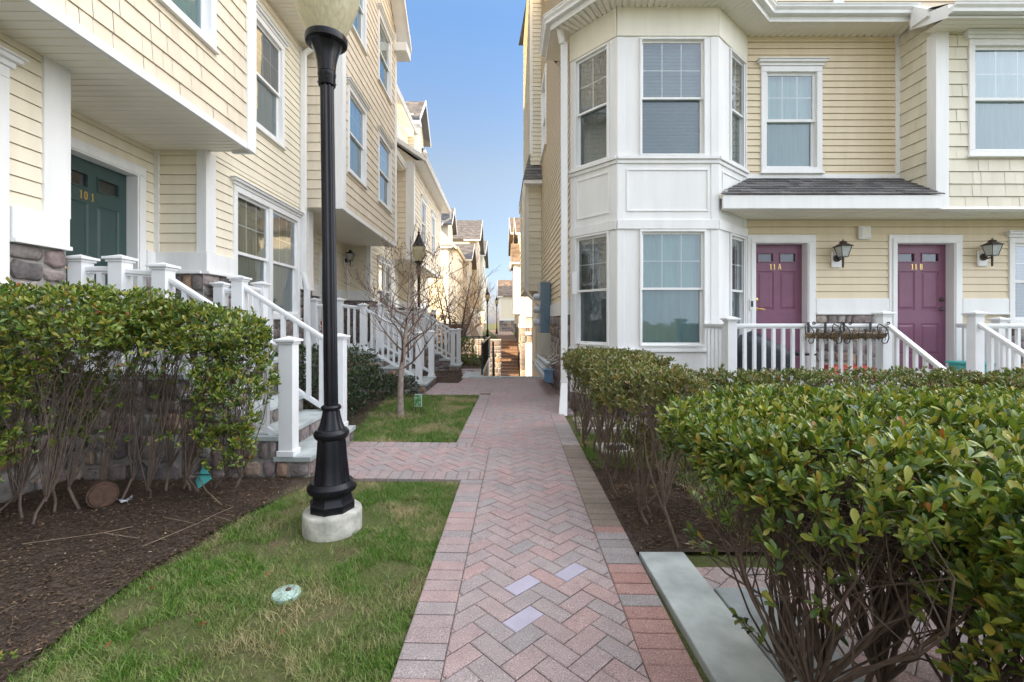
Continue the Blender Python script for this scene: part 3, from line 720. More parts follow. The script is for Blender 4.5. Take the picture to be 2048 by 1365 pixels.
# projecting shake-clad block above the porch
mb = MB(); wB = (6.73, 7.75, 3.80, 5.29); FL = F((6.2, 0, 0), (0, 1, 0), (-1, 0, 0))
shakes(mb, FB, 6.2, 10, 2.97, 5.5, (wB,)); shakes(mb, FL, 6.5, 7.1, 2.97, 5.82); mb.build('shake_wall', 'sage', h)
boards('corner_board', h, [(FB, 6.175, 6.36, 2.95, 5.5, -.05, .028), (FL, 6.551, 6.62, 2.955, 5.48, -.05, .025), (FB, 6.361, 10, 2.93, 3.0, -.02, .022)])
window(h, FB, *wB, blind='sheer', casing=.085)
mb = MB(); soffit_strip(mb, (0, 6.40, 2.955), (1, 0, 0), (0, 1, 0), 3.1, 10, .03, .72, .1); mb.build('porch_soffit', 'soffit', h)
# pent roof over the porch
aw = MB(); fa = F((0, 6.36, 3.14), (1, 0, 0), (0, -.46, .74), (0, .74, .46))
def alim(q):
    y = 6.36+.74*q/.871
    return (3.06+max(0, y-6.40)*1.154, 6.19)
siding(aw, fa, 3, 6.2, 0, .871, .125, (), .012, alim, 0, .21); ro = aw.build('pent_roof', 'roof', h)
mb = MB(); mb.box(3.10, 6.17, 6.375, 6.42, 2.945, 3.135); mb.build('fascia', 'trim', ro, bevel=.004)
mb = MB(); mb.prism([(3.08, 6.42, 3.10), (3.08, 7.1, 3.10), (3.08, 7.1, 3.56), (3.08, 6.42, 3.14)], (3.1, 0, 0)); mb.build('roof_deck', 'soffit', ro)
# bay
BF = F((0, 6.45, 0), (1, 0, 0), (0, -1, 0)); BL = F((1.07, 7.1, 0), (.56, -.65, 0), (-.65, -.56, 0)); BR = F((3.06, 6.45, 0), (.75, .65, 0), (.65, -.75, 0))
LL, LR = math.hypot(.56, .65), math.hypot(.75, .65)
bay = MB(); tr = MB()
for f, u0, u1, a, b in ((BF, 1.63, 3.06, 1.975, 2.855), (BL, 0, LL, .125, .70), (BR, 0, LR, .40, .92)):
    ops = ((a, b, 3.73, 5.345), (a, b, 1.03, 2.63)); flat(bay, f, u0, u1, .27, 5.85, ops, d=.001)
    e0, e1 = u0, u1
    fz = MB(); fz.fbox(f, e0, e1, 5.40, 5.84, 0, .022); fz.build('frieze', 'ivory', h, bevel=.003); tr.fbox(f, e0, e1, 3.655, 3.70, 0, .05); tr.fbox(f, e0, e1, 3.60, 3.652, 0, .025)
    tr.fbox(f, e0, e1, 2.67, 2.80, 0, .030); tr.fbox(f, e0, e1, .93, .97, 0, .05); tr.fbox(f, e0, e1, .27, .92, 0, .02)
    p0, p1 = u0+.13, u1-.13
    if f is BR: p0, p1 = u0+.13, u1-.25
    for (x0, x1, z0, z1) in ((p0, p1, 3.50, 3.525), (p0, p1, 2.92, 2.945), (p0, p0+.025, 2.945, 3.50), (p1-.025, p1, 2.945, 3.50)): tr.fbox(f, x0, x1, z0, z1, 0, .014)
    for (x0, x1) in ((u0, u0+.10), (u1-.10, u1)):
        tr.fbox(f, x0, x1, 2.805, 3.598, 0, .010); tr.fbox(f, x0, x1, 3.705, 5.395, 0, .010); tr.fbox(f, x0, x1, .975, 2.665, 0, .010)
    for (z0, z1) in ((3.73, 5.345), (1.03, 2.63)):
        window(h, f, a, b, z0, z1, casing=.028, fw=.03, crown=False, sill=False, grid=(3 if f is BF else 2, 2), blind='blind' if (f is BF and z0 > 3) else ('sheer' if f is BF else 'sheer_dark'))
tb = bay.build('bay_wall', 'trim', h); tr.build('bay_trim', 'trim', tb, bevel=.003)
stone_part(h, [(BF, 1.63, 3.06, -.2, .27), (BL, 0, LL, -.2, .27), (BR, 0, LR, -.2, .27)], .34)
# eave, soffit, gutter
ev = [(.74, 7.75), (.74, 6.92), (1.47, 6.07), (3.22, 6.07), (3.95, 6.72), (6.08, 6.72)]
inn = [(1.07, 7.75), (1.07, 7.1), (1.63, 6.45), (3.06, 6.45), (3.81, 7.1), (6.2, 7.1)]
mb = MB()
for i in range(5):
    a, b, c, d_ = ev[i], ev[i+1], inn[i+1], inn[i]
    n_ = max(3, int(math.dist(a, b)/.1))
    for k in range(n_):
        t0, t1 = k/n_+.07/n_, (k+1)/n_-.07/n_
        q = lambda p, r, t: (p[0]+(r[0]-p[0])*t, p[1]+(r[1]-p[1])*t)
        mb.quad((*q(a, b, t0), 5.80), (*q(a, b, t1), 5.80), (*q(d_, c, t1), 5.80), (*q(d_, c, t0), 5.80))
    mb.quad((*a, 5.83), (*b, 5.83), (*c, 5.83), (*d_, 5.83))
mb.build('soffit', 'soffit', h)
mb = MB(); evf = [(x, y) for x, y in ev]
for a, b in zip(ev, ev[1:]): mb.quad((*a, 5.79), (*b, 5.79), (*b, 6.0), (*a, 6.0))
gt = MB(); gutter_run(gt, ev, 5.87); gutter_run(gt, [(6.02, 6.14), (10, 6.14)], 5.50); gt.build('gutter', 'trim', h)
mb.quad((6.02, 6.14, 5.46), (10, 6.14, 5.46), (10, 6.14, 5.64), (6.02, 6.14, 5.64)); mb.quad((6.02, 6.14, 5.46), (6.02, 6.72, 5.66), (6.02, 6.72, 5.82), (6.02, 6.14, 5.64))
mb.build('eave_fascia', 'trim', h)
mb = MB(); soffit_strip(mb, (0, 6.14, 5.49), (1, 0, 0), (0, 1, 0), 6.03, 10, 0, .36, .09); mb.build('block_soffit', 'soffit', h)
mb = MB(); mb.box(5.98, 6.20, 6.40, 6.66, 5.66, 5.74); mb.prism([(5.98, 6.38, 5.741), (5.98, 6.66, 5.741), (5.98, 6.66, 5.98)], (.22, 0, 0)); mb.build('eave_return', 'trim', h)
rf = MB()
T = [(1.07, 9.0), (1.6, 7.95), (2.0, 7.7), (2.8, 7.7), (3.6, 7.7), (10, 7.7)]
for i in range(5): rf.quad((*ev[i], 5.99), (*ev[i+1], 5.99), (*T[i+1], 6.45), (*T[i], 6.45))
rf.quad((6.02, 6.14, 5.65), (10, 6.14, 5.65), (10, 7.7, 6.4), (6.02, 7.7, 6.4))
rf.build('lower_roof', 'roof', h)
FT = F((0, 7.75, 0), (1, 0, 0), (0, -1, 0)); mb = MB(); siding(mb, FT, 1.6, 10, 5.9, 9.2, .101); flat(mb, FT, 1.6, 10, 5.9, 9.2); mb.build('attic_wall', 'peach', h)
boards('attic_trim', h, [(FT, 4.48, 4.66, 6.0, 9.2, 0, .04), (FT, 5.62, 5.8, 6.0, 9.2, 0, .04)])
# side wall
FX = F((1.07, 0, 0), (0, 1, 0), (-1, 0, 0)); wS = (10.95, 12.05, 5.7, 7.45); mb = MB()
siding(mb, FX, 7.1, 12.3, 1.72, 10.6, .112, (wS,), lim=lambda z: (7.1 if z < 6.0 else min(9.2, 7.1+(z-6)*.9), 12.3)); flat(mb, FX, 7.1, 16.2, -2.2, 10.6, (wS,), lim=lambda z: (7.1 if z < 6.0 else min(9.2, 7.1+(z-6)*.9), 16.2)); mb.build('side_wall', 'tan', h)
window(h, FX, *wS, blind='sheer', crown=False)
mb = MB(); mb.fbox(FX, 7.14, 12.3, 1.47, 1.72, 0, .035); mb.build('side_water_table', 'trim', h)
stone_part(h, [(FX, 7.12, 12.3, -.12, 1.47)], .26)
mb = MB(); FY = F((0, 12.3, 0), (1, 0, 0), (0, -1, 0))
siding(mb, FY, .77, 1.07, 5.6, 11.4, .112); FX2 = F((.77, 0, 0), (0, 1, 0), (-1, 0, 0)); siding(mb, FX2, 12.3, 16.2, 5.0, 11.4, .16)
siding(mb, FY, .64, 1.07, 2.2, 5.1, .178); FX3 = F((.62, 0, 0), (0, 1, 0), (-1, 0, 0)); siding(mb, FX3, 12.3, 15.2, 2.2, 5.1, .178)
flat(mb, FY, .62, 1.07, 2.2, 5.1); flat(mb, FY, .77, 1.07, 5, 11.4)
mb.quad((.62, 12.3, 2.2), (1.07, 12.3, 2.2), (1.07, 15.2, 2.2), (.62, 15.2, 2.2)); mb.build('projecting_bay', 'sage', h)
mb = MB(); mb.fbox(FY, .60, .72, 2.2, 5.1, 0, .02); mb.fbox(FX3, 12.32, 12.42, 2.2, 5.1, 0, .02); mb.fbox(FY, .75, .83, 5.9, 11.4, 0, .018); mb.box(.57, 1.06, 12.02, 15.4, 5.02, 5.12); mb.build('projecting_bay_trim', 'trim', h)
rf = MB(); siding(rf, F((0, 12.0, 5.125), (1, 0, 0), (0, -.875, .6), (0, .6, .875)), .55, 1.07, 0, 1.06, .12, (), .01, lambda w: (.55+.2*w/1.06, 1.07), 0, .25); rf.add([(.55, 12.0, 5.125), (.75, 12.6, 6.0), (.75, 15.4, 6.0), (.55, 15.4, 5.125)], [(0, 1, 2, 3)]); rf.build('bay_roof', 'roof', h)
mb = MB(); mb.quad((1.07, 16.2, -2.2), (9, 16.2, -2.2), (9, 16.2, 11.4), (1.07, 16.2, 11.4)); mb.quad((10, 6.5, 0), (10, 16.2, 0), (10, 16.2, 11.4), (10, 6.5, 11.4)); mb.build('rear_wall', 'tan', h)
mb = MB(); mb.add([(.5, 9.0, 10.6), (10, 7.4, 9.15), (10, 16.6, 11.4), (.6, 16.6, 11.45), (10, 11.5, 12.4), (1.07, 12.2, 12.3)], [(0, 1, 4, 5), (2, 3, 5, 4)]); mb.build('main_roof', 'roof', h)
# downspout at the corner
ds = MB()
def dspout(pts, w=.10, t=.07):
    P = [Vector(p) for p in pts]
    for a, b in zip(P, P[1:]):
        if abs(a.x-b.x)+abs(a.y-b.y) < 1e-4: ds.box(a.x-w/2, a.x+w/2, a.y-t/2, a.y+t/2, min(a.z, b.z), max(a.z, b.z))
        else: ds.tube([a, b], [w*.52, w*.52], 8)
dspout([(.86, 6.93, 5.9), (.93, 6.98, 5.62)]); dspout([(.955, 7.0, 5.64), (.955, 7.0, .42)]); ds.box(.90, 1.01, 6.96, 7.04, .42, .46)
ds.hexa([(.83, 6.66, -.02), (.955, 6.65, -.02), (.965, 6.76, -.02), (.84, 6.76, -.02), (.905, 6.965, .42), (1.005, 6.965, .42), (1.005, 7.035, .42), (.905, 7.035, .42)])
ds.build('downspout', 'trim', h, bevel=.006)
ds = MB(); ds.tube([(.60, 12.1, 5.0), (.58, 12.15, 4.5), (.59, 12.2, 2.3), (.75, 12.25, 2.05), (.9, 12.25, 1.9), (.9, 12.25, .1)], .045, 8); ds.build('downspout', 'soffit', h)
mb = MB(); mb.fbox(FS, 1.0, 1.1, 1.75, 2.25, -.02, .12) if False else mb.box(1.08, 1.15, 6.98, 7.02, 1.78, 2.12); mb.build('conduit_box', 'trim', h)
# fixtures on the wall
def vent():
    v = root('wall_vent', 'small square white louvred vent on the tan siding between the two purple doors', 'vent', (5.62, 7.06, 2.74))
    m = MB(); f = F((5.62, 7.07, 2.74), (1, 0, 0), (0, -1, 0)); m.fbox(f, -.09, .09, -.10, .10, -.01, .03); m.fbox(f, -.07, .07, -.08, .08, .03, .045); m.build('frame', 'trim', v, bevel=.006)
    m = MB()
    for k in range(5): m.fbox(f, -.05, .05, -.06+k*.025, -.045+k*.025, .045, .055)
    m.build('louvre', 'soffit', v)
vent()
def lantern(label, P, f, back=True, mat='bronze', group='wall lanterns beside the doors', k=1.0):
    t = root('wall_lantern', label, 'wall lamp', P, group); f = F(P, f.U, f.N)
    if back:
        m = MB(); m.fbox(f, -.075, .075, -.14, .10, 0, .03); m.build('backplate', 'trim', t, bevel=.01)
    m = MB(); c = f.p(0, 0, .03); m.tube([c, f.p(0, 0, .05), f.p(0, 0, .06)], [.055*k, .055*k, .03*k], 14); m.tube([f.p(0, 0, .05), f.p(0, -.03, .10), f.p(0, -.02, .155), f.p(0, .03, .16)], .012*k, 8)
    m.tube([f.p(0, -.16*k, .16), f.p(0, -.15*k, .16), f.p(0, .0, .16)], [.006, .012, .016], 8); m.build('arm', mat, t, smooth=50)
    m = MB()
    def sq(z, r): return [f.p(-r, z, .16-r), f.p(r, z, .16-r), f.p(r, z, .16+r), f.p(-r, z, .16+r)]
    def fr(a, b, mm): mm.add(a+b, [(0, 1, 5, 4), (1, 2, 6, 5), (2, 3, 7, 6), (3, 0, 4, 7), (0, 1, 2, 3), (4, 5, 6, 7)])
    fr(sq(.01, .045*k), sq(.16*k, .075*k), m); gl = m.build('lantern_glass', 'lantern_glass', t)
    m = MB(); fr(sq(.0, .05*k), sq(.012, .048*k), m); fr(sq(.16*k, .092*k), sq(.172*k, .094*k), m); fr(sq(.172*k, .085*k), sq(.215*k, .03*k), m); fr(sq(.215*k, .03*k), sq(.235*k, .038*k), m); fr(sq(.235*k, .03*k), sq(.25*k, .012*k), m); m.tube([f.p(0, .25*k, .16), f.p(0, .275*k, .16)], [.012, .004], 8)
    for i in range(4):
        m.tube([sq(.01, .046*k)[i], sq(.16*k, .077*k)[i]], .006, 4)
    m.build('lantern_frame', mat, t)
    return t
lantern('weathered lantern on a white plate beside the purple door numbered 11A', (5.19, 7.085, 2.34), FS)
lantern('weathered lantern on a white plate beside the purple door numbered 11B', (7.46, 7.085, 2.36), FS)
def doorbell():
    t = root('doorbell', 'white and dark doorbell camera on the frame left of door 11A', 'doorbell', (3.86, 7.05, 1.55)); f = F((3.87, 7.065, 1.62), (1, 0, 0), (0, -1, 0))
    m = MB(); m.fbox(f, -.03, .03, -.08, .08, 0, .02); m.build('plate', 'trim', t, bevel=.005); m = MB(); m.fbox(f, -.014, .014, -.03, .06, .02, .03); m.build('button', 'black', t)
doorbell()
# ------------------------------------------------------------------ railings
def railing(label, loc, posts, spans, group=None, hgt=.76, gap=.125, bw=.036, pw=.115, cap=True, base=True):
    t = root('stair_railing' if any(abs(a[2]-b[2]) > .1 for a, b in spans) else 'porch_railing', label, 'railing', loc, group)
    for (x, y, z, ph) in posts:
        m = MB(); r = pw/2; m.box(x-r, x+r, y-r, y+r, z, z+ph)
        if base: m.box(x-r-.012, x+r+.012, y-r-.012, y+r+.012, z, z+.05)
        p = m.build('post', 'rail', t, bevel=.004)
        if cap:
            m = MB(); m.box(x-r-.012, x+r+.012, y-r-.012, y+r+.012, z+ph-.022, z+ph-.001); m.box(x-r-.03, x+r+.03, y-r-.03, y+r+.03, z+ph, z+ph+.022); a = r+.018
            m.add([(x-a, y-a, z+ph+.022), (x+a, y-a, z+ph+.022), (x+a, y+a, z+ph+.022), (x-a, y+a, z+ph+.022), (x, y, z+ph+.05)], [(0, 1, 4), (1, 2, 4), (2, 3, 4), (3, 0, 4)]); m.build('post_cap', 'rail', p, bevel=.003)
    for a, b in spans:
        a, b = Vector(a), Vector(b); m = MB(); m.beam(a, b, .062, .045); m.beam(a-Vector((0, 0, .032)), b-Vector((0, 0, .032)), .04, .02); m.build('top_rail', 'rail', t, bevel=.012)
        dn = Vector((0, 0, hgt)); m = MB(); m.beam(a-dn, b-dn, .045, .06); m.build('bottom_rail', 'rail', t, bevel=.005)
        l = math.hypot(b.x-a.x, b.y-a.y); n_ = max(1, int(round(l/gap))-1); slope = (b.z-a.z)/l; ux = (b-a)/l
        m = MB(); q = bw/2; dz = slope*q; hx = Vector((ux.x, ux.y, 0)); sx = Vector((-hx.y, hx.x, 0)); bt, tp = -hgt+.02, -.035
        P = []
        for (z) in (bt, tp):
            for (i, j) in ((-1, -1), (1, -1), (1, 1), (-1, 1)): P.append(hx*(i*q)+sx*(j*q)+Vector((0, 0, z+i*dz)))
        m.hexa(P); first = None
        for k in range(1, n_+1):
            c = a+(b-a)*(k/(n_+1))
            if first is None:
                first = m.build('baluster', 'rail', t, origin=(0, 0, 0)); first.location = c-OFF[t.name]
            else:
                o = first.copy(); COL.objects.link(o); o.location = c-OFF[t.name]
    return t
# right porch
p = root('porch', 'white boarded porch in front of the two purple doors with steps down', 'porch', (6, 6.4, 0))
m = MB(); m.box(3.5, 9.6, 5.72, 7.08, .40, .45); m.box(2.85, 3.499, 5.72, 6.48, .40, .45); m.build('floor', 'slate', p)
m = MB(); m.box(2.84, 9.6, 5.665, 5.715, .22, .47); m.box(2.80, 2.84, 5.72, 6.4, .22, .47); m.build('fascia', 'trim', p)
m = MB(); m.box(2.88, 9.6, 5.75, 5.8, -.2, .219); m.build('skirt', 'mortar', p)
for k in range(2):
    m = MB(); m.box(4.87, 5.93, 5.66-.28*(k+1), 5.66-.28*k-.003, -.1, .30-.15*k-.03, 1); m.box(4.85, 5.95, 5.64-.28*(k+1), 5.66-.28*k-.003, .30-.15*k-.029, .30-.15*k, 0); m.build('step', ['slate', 'stone'], p)
RG = 'white railings of the right-hand porch'
railing('white porch railing carrying the two iron flower baskets in front of door 11A', (3.9, 5.72, .45), [(2.87, 5.72, .45, .93), (4.80, 5.72, .45, 1.0)], [((2.93, 5.72, 1.31), (4.74, 5.72, 1.31)), ((2.87, 5.78, 1.31), (2.87, 6.44, 1.31))], RG, .82, .118)
railing('white sloping railing on the step side nearer the flower baskets', (4.8, 5.2, 0), [(4.80, 4.72, .12, .66)], [((4.80, 5.66, 1.32), (4.80, 4.78, .72))], RG, .76, .13)
railing('white sloping railing beside the steps below door 11B, farther from the baskets', (5.95, 5.2, 0), [(5.95, 5.72, .45, 1.0), (5.95, 4.72, .12, .66)], [((5.95, 5.66, 1.32), (5.95, 4.78, .72))], RG, .76, .13)
railing('white porch railing running right from the steps below door 11B', (7.5, 5.72, .45), [(7.0, 6.4, .45, .93), (9.5, 5.72, .45, .93)], [((6.01, 5.72, 1.31), (9.44, 5.72, 1.31)), ((7.0, 6.46, 1.31), (7.0, 7.0, 1.31))], RG, .82, .118)
# flower baskets
def scroll(m, pts, r=.006): m.tube(pts, r, 6)
def spiral(f, cu, cw, r, t0, t1, d, n=10): return [f.p(cu+r*(1-.55*k/n)*math.cos(t0+(t1-t0)*k/n), cw+r*(1-.55*k/n)*math.sin(t0+(t1-t0)*k/n), d) for k in range(n+1)]
def basket(label, u0, u1):
    f = F((0, 5.66, 0), (1, 0, 0), (0, -1, 0)); t = root('flower_basket', label, 'planter', ((u0+u1)/2, 5.6, 1.2), 'iron flower baskets hooked over the porch rail')
    m = MB(); n = 9
    prof = [(.02, 1.225), (.02, 1.18), (.07, 1.145), (.13, 1.17), (.145, 1.218), (.11, 1.21), (.05, 1.212)]
    k0 = []
    for i in range(n+1):
        u = u0+(u1-u0)*i/n
        for (dd, z) in prof: k0.append(f.p(u+R.uniform(-.008, .008), z+R.uniform(-.01, .012), dd+R.uniform(-.006, .006)))
    q = len(prof); m.add(k0, [(i*q+j, i*q+(j+1) % q, (i+1)*q+(j+1) % q, (i+1)*q+j) for i in range(n) for j in range(q)]+[tuple(range(q)), tuple(range(n*q, n*q+q))])
    for i in range(60):
        a = f.p(R.uniform(u0, u1), R.uniform(1.16, 1.24), R.uniform(.10, .15)); m.tube([a, a+Vector((R.uniform(-.05, .05), R.uniform(-.03, .01), R.uniform(-.02, .035)))], .0035, 3)
    m.build('coco_liner', 'coco', t)
    m = MB()
    for dd, z in ((.155, 1.245), (.155, 1.29), (.02, 1.29)): m.tube([f.p(u0, z, dd), f.p(u1, z, dd)], .005, 6)
    for u in (u0+.01, u1-.01):
        m.tube([f.p(u, 1.12, .02)]+[f.p(u, z, dd) for dd, z in ((.0, 1.30), (.03, 1.33), (.10, 1.30), (.155, 1.245), (.17, 1.16), (.14, 1.10), (.09, 1.09), (.06, 1.12), (.08, 1.145))], .006, 6)
        m.tube([f.p(u+.0, 1.33, .16)]+spiral(f, u, 1.335, .022, 0, 9, .16), .005, 5)
    nn = int((u1-u0)/.075)
    for i in range(nn):
        c = u0+(u1-u0)*(i+.5)/nn; m.tube(spiral(f, c-.017, 1.20, .019, -1.2, 5.4, .16), .0035, 5); m.tube(spiral(f, c+.017, 1.265, .017, 2, 8.2, .16), .0035, 5); m.tube([f.p(c, 1.13, .15), f.p(c, 1.245, .157)], .0035, 5)
    m.build('iron_frame', 'iron', t, smooth=60)
    for u in (u0+.03, u1-.12):
        m = MB(); m.fbox(f, u, u+.028, 1.22, 1.345, .008, .014); m.fbox(f, u, u+.028, 1.345, 1.351, -.10, .014); m.build('hook_strap', 'black', t)
basket('shorter iron scroll flower basket with coco liner hung nearer door 11A', 3.76, 4.12)
basket('longer iron scroll flower basket with coco liner hung beside the porch corner post', 4.20, 4.68)
# objects on the porch
def draped():
    t = root('covered_grill', 'grill under a dark draped cover behind the white porch railing', 'covered grill', (3.65, 6.5, .45)); m = MB()
    A = [(3.36, 6.15), (4.05, 6.2), (4.02, 6.72), (3.40, 6.7)]; zs = [(.45, 1.08, 0), (.62, 1.02, .01), (.80, .97, .02), (.98, .92, .02), (1.08, .80, 0), (1.13, .45, 0)]
    n = 40; cx, cy = 3.70, 6.45; vs = []
    for (z, s_, b_) in zs:
        for i in range(n):
            a = 2*math.pi*i/n; ca, sa = math.cos(a), math.sin(a); e = (abs(ca)**4+abs(sa)**4)**-.25
            rr = s_*(1+.05*math.sin(7*a+z*3)*(1.2-z)+.02*math.sin(13*a))
            zz = z+(.10*(-ca) if z > .9 else 0)
            vs.append((cx+.34*e*ca*rr, cy+.25*e*sa*rr, zz))
    q = len(zs); m.add(vs, [(j*n+i, j*n+(i+1) % n, (j+1)*n+(i+1) % n, (j+1)*n+i) for j in range(q-1) for i in range(n)]+[tuple(range((q-1)*n, q*n))]); m.build('cover', 'cover', t, smooth=80)
    m = MB(); m.tube([(4.0, 6.3, .9), (4.22, 6.3, .9)], .012, 6); m.box(4.03, 4.26, 6.15, 6.6, .90, .925); m.build('side_shelf', 'black', t)
draped()
def bin_():
    t = root('plastic_crate', 'teal plastic storage crate on the porch behind the step railing', 'crate', (7.2, 6.5, .45)); m = MB()
    m.hexa([(6.72, 6.45, .45), (7.24, 6.45, .45), (7.24, 6.8, .45), (6.72, 6.8, .45), (6.68, 6.42, .74), (7.28, 6.42, .74), (7.28, 6.83, .74), (6.68, 6.83, .74)]); m.build('body', 'teal', t, bevel=.02)
    m = MB(); m.box(6.66, 7.30, 6.40, 6.85, .741, .775); m.build('lid', 'teal', t, bevel=.012)
bin_()
def redpot():
    t = root('red_planter', 'low red plastic trough on the porch below the flower baskets', 'planter', (5.2, 6.6, .45)); m = MB()
    m.tube([(4.78, 6.7, .60), (5.42, 6.7, .60)], [.12, .12], 16); m.build('body', 'red', t, smooth=40)
    m = MB()
    for x in (4.80, 4.98, 5.20, 5.40): m.tube([(x-.012, 6.7, .60), (x+.012, 6.7, .60)], .126, 16)
    m.build('rim', 'red', t, smooth=40)
redpot()
# ------------------------------------------------------------------ meters and cabinets on the side wall
t = root('electrical_cabinet', 'tall blue-grey electrical cabinet with round meters on the side wall', 'cabinet', (.93, 10.1, 1.12))
m = MB(); m.box(.83, 1.05, 9.8, 10.6, 1.12, 2.22); m.build('body', 'blue_box', t, bevel=.008)
m = MB(); m.box(.92, 1.0, 9.785, 9.799, 1.38, 1.72); m.build('door', 'blue_box', t, bevel=.004)
for k in range(3):
    m = MB(); zc = 1.35+.28*k; m.tube([(.83, 10.15, zc), (.73, 10.15, zc), (.70, 10.15, zc)], [.075, .075, .05], 16); m.build('meter_dial', 'meter', t, smooth=40)
t = root('junction_box', 'beige metal junction box fixed below the blue-grey electrical cabinet', 'junction box', (.93, 10.0, .6))
m = MB(); m.box(.82, 1.06, 9.72, 10.4, .62, 1.115); m.build('body', 'beige_box', t, bevel=.006); m = MB(); m.box(.835, 1.05, 9.708, 9.719, .64, 1.10); m.build('cover', 'beige_box', t, bevel=.004)
def gas_meter(y, blue, label):
    t = root('gas_meter', label, 'gas meter', (.86, y, .2), 'gas meters along the side wall')
    m = MB(); m.box(.78, .94, y-.10, y+.10, .24, .46); m.box(.76, .96, y-.12, y+.12, .455, .485); m.build('body', 'meter_blue' if blue else 'meter', t, bevel=.022)
    m = MB(); m.tube([(.78, y, .36), (.755, y, .36)], [.06, .055], 14); m.build('dial', 'meter', t, smooth=40)
    m = MB(); m.tube([(.86, y-.07, .48), (.86, y-.07, .56), (.93, y-.07, .58), (1.04, y-.07, .62)], .018, 8); m.tube([(.86, y+.07, .48), (.86, y+.07, .60), (.95, y+.07, .66), (1.04, y+.07, .75)], .018, 8)
    m.tube([(1.02, y+.07, .7), (1.02, y+.07, .95)], .016, 8)
    for zz in (.56, .66): m.tube([(.86, y+.07, zz-.025), (.86, y+.07, zz+.02)], .027, 8)
    m.build('pipe', 'pipe', t, smooth=60)
    m = MB(); m.tube([(.84, y-.07, .57), (.84, y-.07, .60), (.84, y-.07, .63)], [.055, .06, .03], 12); m.build('regulator', 'meter', t, smooth=50)
gas_meter(8.45, True, 'blue gas meter, nearest to the white downspout')
for k in range(6): gas_meter(8.85+.33*k, False, ['grey gas meter next to the blue one', 'grey gas meter second along from the blue one', 'grey gas meter third along from the blue one', 'grey gas meter fourth along from the blue one', 'grey gas meter fifth along from the blue one', 'grey gas meter farthest from the blue one, below the junction box'][k])
